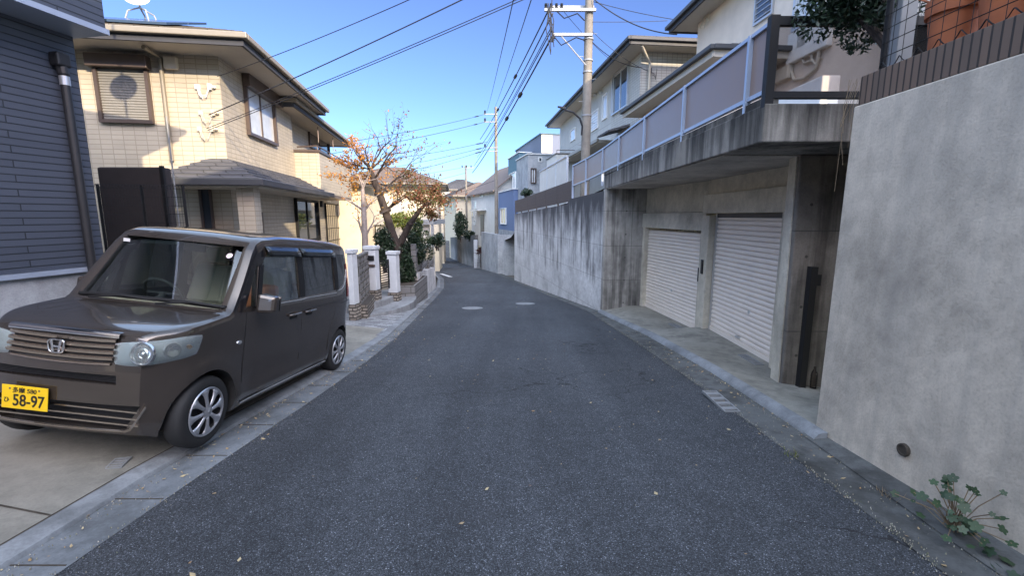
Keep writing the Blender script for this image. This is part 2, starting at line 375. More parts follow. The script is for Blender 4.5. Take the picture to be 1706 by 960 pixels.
M['evergreen'] = leaf_mat('evergreen_leaves', [(.010, .022, .012), (.018, .038, .018), (.03, .055, .028), (.06, .085, .05)], .35, .15)
M['yellowgreen'] = leaf_mat('yellow_green_leaves', [(.06, .10, .02), (.14, .18, .04), (.2, .2, .05)], .5, .3)
M['autumn'] = leaf_mat('autumn_leaves', [(.62, .30, .04), (.66, .36, .06), (.45, .17, .05), (.6, .27, .05), (.28, .14, .05)], .6, .45)
M['autumn2'] = leaf_mat('rusty_leaves', [(.25, .07, .05), (.16, .10, .04), (.09, .13, .03), (.30, .11, .06), (.12, .09, .04)], .6, .4)
M['litter'] = leaf_mat('fallen_leaves', [(.30, .18, .08), (.5, .42, .25), (.2, .1, .05)], .8, .1)
M['dry'] = leaf_mat('dry_stalks', [(.30, .22, .13), (.20, .15, .1)], .9, .1)
M['cordyline'] = leaf_mat('dark_red_leaves', [(.06, .02, .025), (.1, .04, .03)], .5, .1)
# ---------------------------------------------------------------- street
asL = [(-14, -2.3), (2, -2.31), (3, -2.27), (4.4, -2.19), (6.2, -2.15), (8.4, -2.2), (12, -2.46), (15, -2.66), (20.2, -3.1), (26.8, -4.1), (32, -5.3), (45, -9.4), (64, -17), (90, -28)]
kbL = [(-14, -2.6), (3, -2.6), (4.3, -2.52), (6.6, -2.36), (8.4, -2.36), (12, -2.62), (15, -2.82), (20.2, -3.26), (26.8, -4.3), (32, -5.5), (45, -9.6), (64, -17.2), (90, -28.2)]
asR = [(-14, 2.2), (2, 2.2), (5, 2.27), (8, 2.22), (11, 2.12), (12, 2.1), (26, -.1), (32.3, -1.25), (38.4, -2.95), (64, -8.5), (90, -16)]
kbR = [(-14, 2.45), (2, 2.47), (3.5, 2.57), (5.8, 2.66), (8.4, 2.6), (11, 2.36), (12, 2.3), (26, .1), (32.3, -1.05), (38.4, -2.75), (64, -8.3), (90, -15.8)]
ys = [-14+i*1.0 for i in range(105)]
def strip(name, fl, fr, m, dzl=0, dzr=0, y0=-14, y1=90, nx=1, step=.5, thick=None):
    mb = MB(); n = int(round((y1-y0)/step)); rows = []
    for i in range(n+1):
        y = y0+(y1-y0)*i/n; a, b = fl(y), fr(y)
        rows.append([(a+(b-a)*j/nx, y, G(y)+dzl+(dzr-dzl)*j/nx) for j in range(nx+1)])
    mb.grid(rows); return tag(mb.build(name, m, loc=(0, y0, G(y0))), kind='structure')
iL = lambda tab, d=0: (lambda y: interp(tab, y)+d)
strip('road', iL(asL), iL(asR), M['asphalt'])
strip('gutter', iL(asL, -.35), iL(asL, .012), M['gutter'], .004, .004)
M['gutterd'] = concrete('dirty_gutter_concrete', (.115, .12, .12), stain=.7, rough=.9)
strip('gutter', iL(asR, -.012), iL(asR, .40), M['gutterd'], .005, .005)
# rolled kerb on the left: one continuous profile
def kerb(name, tab, side, y0, y1, wid=.15, h=.045):
    mb = MB(); rows = []; n = int((y1-y0)/.25)
    prof = [(0, -.05), (0, .004), (.015, .03), (.04, h-.012), (.075, h), (wid, h+.004), (wid, -.05)]
    for i in range(n+1):
        y = y0+(y1-y0)*i/n; a = interp(tab, y)
        rows.append([(a+side*p, y, G(y)+q) for p, q in prof])
    mb.grid(rows, flip=side > 0); mb.quad(*rows[0]); mb.quad(*rows[-1][::-1]); return tag(mb.build(name, M['kerb'], smooth=50, loc=(0, y0, G(y0))), kind='structure')
kerb('kerb', kbL, -1, -14, 34)
kerb('kerb', kbR, 1, 3.6, 11.9, .12, .07)
# joints across gutter and kerb blocks
mb = MB()
for k in range(28):
    y = -.4+k*.62; a = interp(kbL, y); b = interp(asL, y)
    mb.box(a-.01, b-.005, y-.004, y+.004, G(y)+.004, G(y)+.0075)
tag(mb.build('gutter_joint', M['soil']), kind='structure')
# wide ground sheet under everything
mb = MB(); rows = []
for y in [-60, -30]+ys[::3]+[120, 200, 500]:
    z = G(min(y, 90))-.12 - (max(0, y-90)*.01)
    rows.append([(x, y, z-(0.0)) for x in (-400, -60, -20, -10, -6, 0, 6, 20, 60, 400)])
mb.grid(rows); tag(mb.build('ground', M['ground'], loc=(0, 0, 0)), kind='structure')
mb = MB(); q0, q1 = Vector((-5.0, 31.5, 0)), Vector((-3.9, 28.5, 0)); n_ = Vector((.12, .05, 0)); mb.quad(*[Vector((q.x, q.y, G(q.y)+.006)) for q in (q0-n_, q0+n_, q1+n_, q1-n_)])
tag(mb.build('road_marking', M['white']), kind='structure')
# ---- left: parking pad rising towards the dark house
CARO = Vector((-3.205, 3.42, -.118)); CYAW, CPIT, CROL = -.035, -.098, .095
def padz(x, y):
    k = interp(kbL, y)-.15
    return G(y)+.047+(k-x)*.085
mb = MB(); rows = []
for i in range(45):
    y = -2+i*.25; rows.append([(interp(kbL, y)-.148-j*.35, y, padz(interp(kbL, y)-.148-j*.35, y)) for j in range(13)])
mb.grid(rows, flip=True); tag(mb.build('parking_pad', M['pad'], loc=(0, 0, 0)), kind='structure')
mb = MB()
def padline(x0, y0, x1, y1, wd=.014):
    d = Vector((x1-x0, y1-y0, 0)); n = Vector((-d.y, d.x, 0)).normalized()*wd/2
    q = []
    for k in range(13):
        f = k/12; x, y = x0+d.x*f, y0+d.y*f
        q.append([(x-n.x, y-n.y, padz(x-n.x, y-n.y)+.004), (x+n.x, y+n.y, padz(x+n.x, y+n.y)+.004)])
    mb.grid(q)
padline(-2.765, 2.45, -4.7, 2.75); padline(-2.765, .6, -4.7, .9)
for a, b in ((-1.5, 3), (3, 6.5)): padline(interp(kbL, a)-.155, a, interp(kbL, b)-.155, b, .012)
tag(mb.build('pad_joint', M['soil']), kind='structure')
# patterned pavement after the pad, down to the steps
mb = MB(); rows = []
for i in range(36):
    y = 8.2+i*.25; a = interp(kbL, y)-.148
    rows.append([(a-j*.6, y, G(y)+.05+.03*j*.6) for j in range(6)])
mb.grid(rows, flip=True); tag(mb.build('paved_forecourt', M['paver'], loc=(0, 0, 0)), kind='structure')
# ---- right: garage forecourt slab and the strip along the near wall
DX0, DY0 = 3.77, 6.23          # right door: runs along +Y at X = DX0, from DY0 to 8.46
RD = (6.23, 8.46, -.50); LD = ((3.80, 8.98), (3.46, 11.66), -.69)
def doorx(y): return interp([(4, 4.6), (5.2, 4.6), (5.3, 3.85), (8.6, 3.85), (8.98, 3.86), (11.75, 3.5)], y)
def doorz(y): return interp([(3.8, -.30), (6.1, -.49), (8.6, -.5), (9.1, -.69), (11.9, -.70)], y)
mb = MB(); rows = []
for i in range(65):
    y = 3.6+i*(11.78-3.6)/64; a = interp(kbR, y)+.118; b = doorx(y)
    za, zb = G(y)+.072, doorz(y)
    rows.append([(a+(b-a)*j/8, y, za+(zb-za)*min(1, (j/8)*1.5)) for j in range(9)])
mb.grid(rows); tag(mb.build('garage_forecourt', M['apron'], loc=(0, 0, 0)), kind='structure')
strip('verge', iL(kbR, -.03), lambda y: 2.76, M['gutterd'], .012, .035, -14, 3.74)
# raised building ground on the right, above the walls
def upz(y): return interp([(-20, 2.62), (3.7, 2.6), (4.4, 2.66), (12, 2.66), (15, 2.3), (20, 2.0), (26, 1.2), (29, .35), (42, -1.2), (60, -2.6), (90, -4.2)], y)
def upx(y): return interp([(-14, 2.9), (3.6, 2.9), (3.7, 4.7), (5.2, 4.7), (12, 2.9), (26, .45), (32, -.6), (38.4, -2.3), (64, -7.6), (90, -15)], y)
mb = MB(); rows = []
for y in [-14, -6, 0, 3.6, 3.72, 4.4, 5.2, 5.22]+[6+i for i in range(80)]:
    if 5.2 < y < 11.9: a = 2.7
    else: a = upx(y)
    rows.append([(a, y, upz(y)-.06), (a+8, y, upz(y)-.05), (60, y, upz(y)+1.5)])
mb.grid(rows); tag(mb.build('terrace', M['ground'], loc=(0, 0, 0)), kind='structure')
# ---------------------------------------------------------------- near right wall
nw = empty('retaining_wall', (2.7, 3.77, G(3.77)), 0, 'tall smooth grey concrete wall with a brown tiled coping beside the near right kerb', 'retaining wall')
mb = MB(); mb.hexa([(2.62, -9, .2), (3.1, -9, .2), (3.1, 3.77, -.5), (2.70, 3.77, -.5), (2.70, -9, 2.51), (3.1, -9, 2.51), (3.1, 3.77, 2.51), (2.72, 3.77, 2.51)])
wb = mb.build('wall_face', M['nearwall'], nw, bevel=.012)
mb = MB(); mb.box(2.735, 3.05, -9, 3.75, 2.513, 2.73); mb.build('coping', M['coping'], nw, bevel=.006)
mb = MB(); c = atx(1505, 750, 2.69); mb.lathe([(.0, -.008), (.028, -.008), (.030, -.012), (.042, -.012), (.044, 0.0), (.044, .02)], c, (1, 0, 0), 20); mb.build('weep_hole', M['soil'], nw, smooth=40)
# ---------------------------------------------------------------- garage block
gz = G(12)
gar = empty('garage_block', (2.4, 12, gz), 0, 'weathered concrete double garage with an overhanging slab and two cream roller shutters', 'garage')
# overhanging slab (fascia front at X 2.35..2.4)
mb = MB()
mb.prism([(2.36, 4.42), (4.9, 4.42), (4.9, 5.27), (4.3, 5.27), (4.3, 12.0), (2.4, 12.0)], 2.34, 2.69); mb.build('roof_slab', [M['darkconc']], gar, bevel=.015)
mb = MB(); mb.box(2.41, 4.28, 5.3, 11.6, 2.325, 2.337); mb.build('soffit', M['soffit'], gar)
mb = MB(); mb.box(2.385, 2.50, 4.45, 12.0, 2.692, 2.76); mb.build('kerb_upstand', M['darkconc'], gar)
# right column
mb = MB(); mb.hexa([(3.30, 5.26, -.55), (4.9, 5.26, -.55), (4.9, 5.9, -.55), (3.385, 5.6, -.55), (3.26, 5.26, 2.338), (4.9, 5.26, 2.338), (4.9, 5.9, 2.338), (3.365, 5.6, 2.338)]); mb.build('column', M['column'], gar, bevel=.02)
mb = MB(); pts = [(3.30-.02*math.sin(k), 5.262, -.5+k*.284) for k in range(11)]
mb.hexa([(3.308, 5.35, -.5), (3.345, 5.35, -.5), (3.395, 5.61, -.5), (3.362, 5.61, -.5), (3.270, 5.35, 2.336), (3.31, 5.35, 2.336), (3.375, 5.61, 2.336), (3.342, 5.61, 2.336)]); mb.build('pale_corner', M['cream_conc'], gar)
# door wall: lintels, piers, reveals. right bay along Y, left bay angled
RX = 3.77
mb = MB()
mb.box(RX-.10, RX+.35, 5.9, 6.2, -.6, 1.70)                    # pier right
mb.box(RX-.10, RX+.35, 8.48, 8.80, -.75, 1.66)                  # middle pier
mb.box(RX-.10, RX+.35, 5.9, 8.80, 1.70, 2.05)                   # lintel right
mb.box(RX+.0, RX+.35, 5.9, 8.85, 2.05, 2.34)
mb.build('door_surround', M['cream_conc'], gar, bevel=.008)
d = Vector((LD[1][0]-LD[0][0], LD[1][1]-LD[0][1], 0)); dl = d.length; du = d/dl; dn = Vector((du.y, -du.x, 0))
mb = MB(); O = Vector((LD[0][0], LD[0][1], 0))
mb.obox(O-du*.18-dn*.06, du, dn, .20, .4, -.85, 1.36); mb.obox(O+du*(dl-.02)-dn*.06, du, dn, .25, .4, -.85, 1.36)
mb.obox(O-du*.18-dn*.08, du, dn, dl+.42, .4, 1.362, 1.72); mb.obox(O-du*.18-dn*.0, du, dn, dl+.42, .4, 1.722, 2.34)
mb.build('door_surround', M['cream_conc'], gar, bevel=.008)
def shutter_mesh(O, du, dn, w_, z0, z1, pitch, amp, thick=.04):
    mb = MB(); n = int((z1-z0)/pitch); rows = []
    for i in range(n):
        for f, a in ((0, -.006), (.10, amp*.8), (.35, amp), (.65, amp*.95), (.86, amp*.6), (.97, -.006)):
            z = z0+(i+f)*pitch; rows.append([O-dn*a+Vector((0, 0, z)), O+du*w_-dn*a+Vector((0, 0, z))])
    mb.grid(rows, flip=du.cross(dn).z > 0); return mb
sh = shutter_mesh(Vector((RX+.06, RD[0]-.03, 0)), Vector((0, 1, 0)), Vector((1, 0, 0)), RD[1]-RD[0]+.06, -.5, 1.69, .08, .024).build('roller_shutter', M['shutter'], gar)
mb = MB(); mb.box(RX+.02, RX+.05, RD[0]-.02, RD[1]+.02, -.502, -.42); mb.build('bottom_rail', M['shutter'], sh)
mb = MB(); mb.box(RX+.028, RX+.07, RD[0]-.02, RD[1]+.02, 1.62, 1.695); mb.build('head_rail', M['fasciad'], sh)
mb = MB(); mb.box(RX+.01, RX+.05, 7.3, 7.42, -.38, -.345); mb.build('pull_handle', M['alu'], sh)
for y_ in (RD[0]-.0, RD[1]-.035):
    mb = MB(); mb.box(RX+.012, RX+.055, y_, y_+.035, -.5, 1.69); mb.build('guide_rail', M['alu'], sh)
mb = MB(); mb.lathe([(0, .01), (.03, .01), (.035, 0)], (RX+.045, 7.1, .12), (-1, 0, 0), 16); mb.build('lock', M['alu'], sh)
O2 = O+dn*.07
sh = shutter_mesh(O2-du*.0, du, dn, dl, -.69, 1.36, .08, .024).build('roller_shutter', M['shutter'], gar)
mb = MB(); mb.obox(O2-dn*.04, du, dn, dl, .03, -.692, -.61); mb.build('bottom_rail', M['shutter'], sh)
mb = MB(); mb.lathe([(0, .01), (.03, .01), (.035, 0)], O2+du*1.3-dn*.02+Vector((0, 0, -.05)), -dn, 16); mb.build('lock', M['alu'], sh)
mb = MB(); mb.box(RX-.125, RX-.10, 8.60, 8.68, .55, .82); mb.build('key_box', M['blackp'], gar, bevel=.004)
mb = MB(); mb.obox(O-dn*.09-du*.1+Vector((0, 0, .35)), du, dn, .09, .03, 0, .28); mb.build('key_box', M['blackp'], gar, bevel=.004)
# return wall at the far end of the recess
mb = MB(); mb.prism([(2.40, 11.75), (4.3, 11.75), (4.3, 12.1), (2.40, 12.1)], -1.2, 2.337); mb.build('return_wall', M['return'], gar, bevel=.012)
# floor drain grates
def grate(name, P, du, w_, l_, nb, label, par=None, dark=True):
    du = Vector((du[0], du[1], 0)).normalized(); dn = Vector((-du.y, du.x, 0)); mb = MB(); P = Vector(P)
    e = empty(name, P, 0, label, 'drain grate')
    for a, b, c_, d_ in ((0, 0, l_, .012), (0, w_-.012, l_, .012), (0, .012, .012, w_-.024), (l_-.012, .012, .012, w_-.024)):
        mb.obox(P+du*a+dn*b, du, dn, c_, d_, -.02, .006)
    for i in range(nb):
        mb.obox(P+du*(.02+(l_-.04)*(i+.3)/nb)+dn*.013, du, dn, (l_-.04)/nb*.45, w_-.026, -.02, .004)
    mb.build('bars', M['galv'], e)
    mb = MB(); mb.obox(P+du*.012+dn*.012, du, dn, l_-.024, w_-.024, -.03, -.021); mb.build('sump', M['soil'], e)
    return e
# ---------------------------------------------------------------- long stained wall beyond the garage
mb = MB(); P0, P1 = Vector((2.40, 12.0, 0)), Vector((.14, 26, 0)); d = (P1-P0).normalized(); n_ = Vector((d.y, -d.x, 0))
rows = []
def topz(y): return interp([(12, 2.30), (15.2, 2.20), (15.21, 2.05), (26, 1.75)], y)
K = 28
pts = [P0+(P1-P0)*(k/K) for k in range(K+1)]
for q in pts:
    a, b = q, q+n_*.3; zt = topz(q.y); zb = G(q.y)-.3
    rows.append([(a.x, a.y, zb), (a.x, a.y, zt), (b.x, b.y, zt), (b.x, b.y, zb)])
mb.grid(rows, closed=True, flip=True); mb.quad(*rows[0][::-1]); mb.quad(*rows[-1])
tag(mb.build('retaining_wall', M['farwall'], loc=(2.4, 12, gz)), 'long pale concrete wall streaked with black stains running on from the garage', 'retaining wall')
# ---------------------------------------------------------------- railing of smoked panels along the slab
rl = empty('railing', (2.42, 4.5, 2.69), 0, 'long railing of smoked pinkish panels in pale blue frames on the garage slab', 'railing')
nodes = [(2.42, 4.50), (2.42, 4.86), (2.42, 6.6), (2.42, 8.5), (2.42, 10.45), (2.42, 12.3), (2.24, 13.9), (2.02, 15.2)]
def rt(y): return interp([(4.4, 3.44), (12.3, 3.42), (15.2, 3.30)], y)
def rb(y): return interp([(4.4, 2.80), (12.3, 2.78), (15.2, 2.62)], y)
mbp = None
for i, ((x0, y0), (x1, y1)) in enumerate(zip(nodes, nodes[1:])):
    a, b = Vector((x0, y0, 0)), Vector((x1, y1, 0)); d = (b-a).normalized(); n_ = Vector((d.y, -d.x, 0))
    def bar(mb, za0, za1, zb0, zb1, t=.035):
        mb.hexa([a+Vector((0, 0, za0))-n_*t/2, a+Vector((0, 0, za0))+n_*t/2, b+Vector((0, 0, zb0))+n_*t/2, b+Vector((0, 0, zb0))-n_*t/2,
                 a+Vector((0, 0, za1))-n_*t/2, a+Vector((0, 0, za1))+n_*t/2, b+Vector((0, 0, zb1))+n_*t/2, b+Vector((0, 0, zb1))-n_*t/2])
    mb = MB(); bar(mb, rt(y0)-.035, rt(y0), rt(y1)-.035, rt(y1), .06); mb.build('top_rail', M['ltframe'], rl)
    mb = MB(); bar(mb, rb(y0), rb(y0)+.04, rb(y1), rb(y1)+.04, .05); mb.build('bottom_rail', M['ltframe'], rl)
    mb = MB(); a2, b2 = a, b; bar(mb, rb(y0)+.042, rt(y0)-.037, rb(y1)+.042, rt(y1)-.037, .006); mb.build('panel', M['panel'], rl)
for x0, y0 in nodes[1:]:
    mb = MB(); mb.box(x0-.045, x0+.015, y0-.02, y0+.02, interp([(12, 2.66), (12.5, 2.3), (16, 2.1)], y0), rt(y0)-.003); mb.build('post', M['ltframe'], rl)
gp = empty('glass_screen', (2.42, 4.47, 2.69), 0, 'clear glass screen in a thick black frame at the near end of the garage slab', 'glass screen')
for x_ in (2.36, 4.62):
    mb = MB(); mb.box(x_, x_+.08, 4.43, 4.50, 2.66, 3.46); mb.build('post', M['black'], gp)
mb = MB(); mb.box(2.441, 4.62, 4.435, 4.495, 3.375, 3.45); mb.box(2.441, 4.62, 4.435, 4.495, 2.74, 2.80); mb.build('frame', M['black'], gp)
mb = MB(); mb.box(2.441, 4.62, 4.462, 4.468, 2.801, 3.374); mb.build('pane', M['clear'], gp)
# ---------------------------------------------------------------- brown board fence on the long wall
fe = empty('board_fence', (1.9, 15.3, 2.05), 0, 'dark brown board fence standing on the far half of the long stained wall', 'fence')
a0 = P0+(P1-P0)*((15.3-12)/14)+n_*0; 
wd = (P1-P0).normalized(); wn = Vector((wd.y, -wd.x, 0))
mb = MB(); L_ = 11.4
for k in range(6):
    s0, s1 = k*L_/6, (k+1)*L_/6-.03
    A, B = a0+wn*.12+wd*s0, a0+wn*.12+wd*s1
    for j in range(5):
        za = topz(15.3+s0)+.10+j*.135; zb = topz(15.3+s1)+.10+j*.135
        mb.hexa([A+Vector((0, 0, za)), A+wn*.02+Vector((0, 0, za)), B+wn*.02+Vector((0, 0, zb)), B+Vector((0, 0, zb)),
                 A+Vector((0, 0, za+.131)), A+wn*.02+Vector((0, 0, za+.131)), B+wn*.02+Vector((0, 0, zb+.131)), B+Vector((0, 0, zb+.131))])
mb.build('boards', M['wood'], fe)
for k in range(7):
    q = a0+wn*.145+wd*(k*L_/6-.02); mb = MB(); mb.obox(q, wd, wn, .05, .05, topz(q.y)-.0, topz(q.y)+.78); mb.build('post', M['bronze'], fe)
# steel gate post in the alcove
ap = empty('gate_post', (3.43, 5.12, -.42), 0, 'single black steel gate post in the dark passage beside the garage column', 'post')
mb = MB(); mb.box(3.39, 3.47, 5.07, 5.15, -.45, 1.08); mb.build('post', M['black'], ap, bevel=.004)
mb = MB(); mb.box(3.471, 3.53, 5.09, 5.13, .86, .99); mb.build('latch', M['black'], ap, bevel=.004)
mb = MB(); mb.lathe([(0, 0), (.035, 0), (.036, .16), (.03, .19), (.013, .23), (.013, .26), (0, .26)], (3.56, 5.08, -.36), k=16)
bt = mb.build('bottle', M['clear'], smooth=40); tag(bt, 'clear plastic water bottle standing at the foot of the black gate post', 'bottle')
grate('drain_grate', (2.30, 4.28, G(4.28)+.006), (0, 1), .16, .55, 4, 'dark slotted drain grate in the right gutter before the garage')
grate('drain_grate', (3.62, 9.15, -.675), (du.x, du.y), .14, .5, 7, 'drain grate in the floor at the far shutter')
grate('drain_grate', (3.66, 6.28, -.485), (0, 1), .14, .5, 7, 'drain grate at the foot of the near shutter beside the column')
grate('drain_grate', (-2.83, 3.02, padz(-2.9, 3.1)+.003), (-.3, 1), .11, .16, 3, 'small square drain grate in the parking pad before the car')
# manholes
for (u, v, lab) in ((787, 514, 'left round pale manhole cover in the road'), (875, 506.5, 'right round grey manhole cover in the road, a little farther than the other')):
    for Yk in [x*.05 for x in range(200, 340)]:
        q = aty(u, v, Yk)
        if q.z <= G(Yk): break
    mb = MB(); tilt = Vector((0, .08, 1)).normalized()
    mb.lathe([(.30, -.01), (.30, .006), (.285, .009), (.28, .004), (.05, .004), (.048, .008), (0, .008)], (q.x, q.y, G(q.y)+.004), tilt, 36)
    tag(mb.build('manhole_cover', M['kerb'], smooth=40), lab, 'manhole cover', 'manhole covers in the road')
# ---------------------------------------------------------------- generic building parts
def onface(u, v, P0, dn): return hit(u, v, P0, dn)
def window(par, O, du, dn, w_, h, kind='slide', fm='bronze', depth=.06, fw=.05, gm='pane', grp=None):
    """frame (with sashes) as a part standing proud of the wall, pane(s) under it. O = lower left on wall, du along, dn outwards"""
    O, du, dn = Vector(O), Vector(du).normalized(), Vector(dn).normalized()
    mb = MB()
    mb.obox(O, du, dn, w_, depth, 0, fw); mb.obox(O, du, dn, w_, depth, h-fw, h)
    mb.obox(O+dn*0, du, dn, fw, depth-.003, fw, h-fw); mb.obox(O+du*(w_-fw), du, dn, fw, depth-.003, fw, h-fw)
    if kind == 'slide':
        c = w_/2
        for a, b, t in ((fw, c+.03, .03), (c-.03, w_-fw, .045)):
            s_ = .035
            mb.obox(O+du*a+dn*.004, du, dn, s_, t, fw, h-fw); mb.obox(O+du*(b-s_)+dn*.005, du, dn, s_, t, fw, h-fw)
            mb.obox(O+du*(a+s_)+dn*.004, du, dn, b-a-2*s_, t-.006, fw, fw+s_); mb.obox(O+du*(a+s_)+dn*.004, du, dn, b-a-2*s_, t-.006, h-fw-s_, h-fw)
    if kind == 'grid':
        for k in range(1, 7): mb.obox(O+dn*.006+du*fw, du, dn, w_-2*fw, .03, h*k/7-.01, h*k/7+.01)
    if kind == 'lattice':
        for k in range(1, 8): mb.obox(O+dn*.05+du*(w_*k/8-.008), du, dn, .016, .02, fw, h-fw)
        for k in (1, 2, 3): mb.obox(O+dn*.075+du*fw, du, dn, w_-2*fw, .012, h*k/4-.01, h*k/4+.01)
    f = mb.build('window', M[fm], par)
    if kind == 'shutter':
        s_ = MB(); n = int((h-2*fw)/.055); rows = []
        for i in range(n):
            for fr, a in ((0, .012), (.3, .03), (.7, .03), (.95, .012)):
                z = fw+(h-2*fw)*(i+fr)/n; rows.append([O+du*fw+dn*a+Vector((0, 0, z)), O+du*(w_-fw)+dn*a+Vector((0, 0, z))])
        s_.grid(rows, flip=du.cross(dn).z > 0); s_.build('shutter', M['shutterg'], f)
    else:
        p = MB(); p.obox(O+du*fw+dn*.010, du, dn, w_-2*fw, .006, fw, h-fw); p.build('pane', M[gm], f)
    return f
def winpx(par, P0, dn, a, b, **kw):    # window on the wall plane through P0 with outward normal dn; a, b = two opposite corners
    dn = Vector(dn).normalized(); A = hit(*a, P0, dn); B = hit(*b, P0, dn)
    du_ = Vector((-dn.y, dn.x, 0)); s0, s1 = (A-Vector(P0)).dot(du_), (B-Vector(P0)).dot(du_)
    z0, z1 = sorted((A.z, B.z)); s0, s1 = sorted((s0, s1))
    O = Vector(P0)+du_*s0; O.z = z0
    return window(par, O, du_, dn, s1-s0, z1-z0, **kw)
def gutter_pipe(par, pts, r=.055, m='fascia', name='downpipe'):
    mb = MB(); mb.tube(pts, r, 10); return mb.build(name, M[m], par, smooth=50)
def hip_roof(name, par, M_, x0, x1, y0, y1, z, pitch, m, thick=.06, eave_m=None, fas=.18):
    """hip roof over the rectangle (local axes M_), eaves at height z; roof skin, fascia/gutter and soffit as parts"""
    T = lambda x, y, zz: M_ @ Vector((x, y, zz))
    w_, l_ = x1-x0, y1-y0; h = min(w_, l_)/2*math.tan(pitch); r = min(w_, l_)/2
    if w_ < l_: A, B = (x0+r, y0+r), (x0+r, y1-r)
    else: A, B = (x0+r, y0+r), (x1-r, y0+r)
    e = .05; c = [(x0-e, y0-e), (x1+e, y0-e), (x1+e, y1+e), (x0-e, y1+e)]
    mb = MB(); zz = z+.03
    a, b = T(*A, zz+h), T(*B, zz+h); q = [T(*p, zz) for p in c]
    if w_ < l_: fs = [(q[0], q[1], a), (q[1], q[2], b, a), (q[2], q[3], b), (q[3], q[0], a, b)]
    else: fs = [(q[0], q[1], b, a), (q[1], q[2], b), (q[2], q[3], a, b), (q[3], q[0], a)]
    for f_ in fs: mb.quad(*f_)
    mb.quad(*q[::-1])
    # slate courses as real steps
    mb2 = MB()
    for f_ in fs:
        n_ = (f_[1]-f_[0]).cross(f_[-1]-f_[0]).normalized()
        if len(f_) == 3: L0, L1, R0, R1 = f_[0], f_[2], f_[1], f_[2]
        else: L0, L1, R0, R1 = f_[0], f_[3], f_[1], f_[2]
        slope = ((L1+R1)/2-(L0+R0)/2).length; k = max(3, int(slope/.24))
        for i in range(k):
            t0, t1 = i/k, (i+1)/k
            p0, p1 = L0.lerp(L1, t0), R0.lerp(R1, t0); p2, p3 = R0.lerp(R1, t1), L0.lerp(L1, t1)
            mb2.quad(p0+n_*.045, p1+n_*.045, p2+n_*.012, p3+n_*.012); mb2.quad(p0+n_*.004, p1+n_*.004, p1+n_*.045, p0+n_*.045)
    mb.v_off = 0
    n0 = len(mb.v); mb.v += mb2.v; mb.f += [tuple(i+n0 for i in f) for f in mb2.f]; mb.m += mb2.m
    ro = mb.build(name, M[m], par)
    mb = MB(); g = .02
    for (ax0, ay0), (ax1, ay1) in zip(c, c[1:]+c[:1]):
        A_, B_ = T(ax0, ay0, 0), T(ax1, ay1, 0); du_ = (B_-A_).normalized(); dn_ = Vector((du_.y, -du_.x, 0))
        mb.obox(A_+Vector((0, 0, 0))-dn_*.0-du_*.0, du_, dn_, (B_-A_).length+.11, .11, z-fas+.09, z+.028)
    mb.build('gutter', M[eave_m or 'fascia'], ro, bevel=.02)
    mb = MB()
    for (ax0, ay0), (ax1, ay1) in zip(c, c[1:]+c[:1]):
        A_, B_ = T(ax0, ay0, 0), T(ax1, ay1, 0); du_ = (B_-A_).normalized(); dn_ = Vector((du_.y, -du_.x, 0))
        mb.obox(A_-dn_*.06, du_, dn_, (B_-A_).length-.002, .058, z-fas-.03, z+.0)
    mb.build('fascia', M['fasciad'], ro)
    mb = MB(); mb.box(x0+.02, x1-.02, y0+.02, y1-.02, z-fas+.01, z-fas+.03, M_); mb.build('soffit', M['soffitp'], ro)
    return ro
# ---------------------------------------------------------------- cream tiled house (left)
HC = Vector((-6.60, 10.80, -.55)); HY = math.atan2(.15, 1)
ch = empty('tiled_house', HC, HY, 'two storey cream tiled house with brown eaves and a porch roof behind the parked car', 'house')
MH = Matrix.Translation(Vector((HC.x, HC.y, 0))) @ Matrix.Rotation(HY, 4, 'Z')
lx, ly = Vector((math.cos(HY), math.sin(HY), 0)), Vector((-math.sin(HY), math.cos(HY), 0))
H = lambda x, y, z: MH @ Vector((x, y, z))
mb = MB(); mb.box(-9, 0, 0, 4.9, -1, 5.22, MH); mb.build('wall', M['cream_tile'], ch)
mb = MB(); mb.box(-8.5, -.3, 4.903, 10.9, -1.3, 5.05, MH); mb.build('wall', M['cream_tile'], ch)
rf = hip_roof('roof', ch, MH, -9.85, .85, -.85, 5.75, 5.36, R(21), 'roof')
hip_roof('roof', ch, MH, -9.2, .50, 3.5, 11.7, 5.12, R(20), 'roof')
# solar panels on the front slope
tp = math.tan(R(21)); cosp = math.cos(R(21))
for i in range(3):
    for j in range(2):
        x0 = -4.2+i*1.18; s0 = .35+j*.92
        P = lambda x, s_, h: H(x, -.85+s_, 5.42+s_*tp+h)
        mb = MB(); mb.hexa([P(x0, s0, .06), P(x0+1.12, s0, .06), P(x0+1.12, s0+.86, .06), P(x0, s0+.86, .06), P(x0, s0, .11), P(x0+1.12, s0, .11), P(x0+1.12, s0+.86, .11), P(x0, s0+.86, .11)])
        mb.build('solar_panel', M['solar'], ch)
mb = MB(); A = aty(233, 12, 12.6)
for dx, dy in ((-.38, -.2), (.42, -.25), (-.1, .35), (.35, .3)): mb.tube([A+Vector((dx, dy, -.62)), A+Vector((dx*.6, dy*.6, -.12)), A+Vector((0, 0, .0))], .02, 6)
mb.tube([A, A+Vector((0, 0, .5))], .022, 6)
an = mb.build('antenna_stand', M['galv'], ch)
mb = MB(); mb.lathe([(0, 0), (.12, .012), (.22, .05), (.28, .09), (.285, .085), (.22, .04), (0, -.012)], A+Vector((0, -.05, .16)), Vector((.35, -.75, .5)), 20); mb.build('dish', M['ceramic'], an, smooth=50)
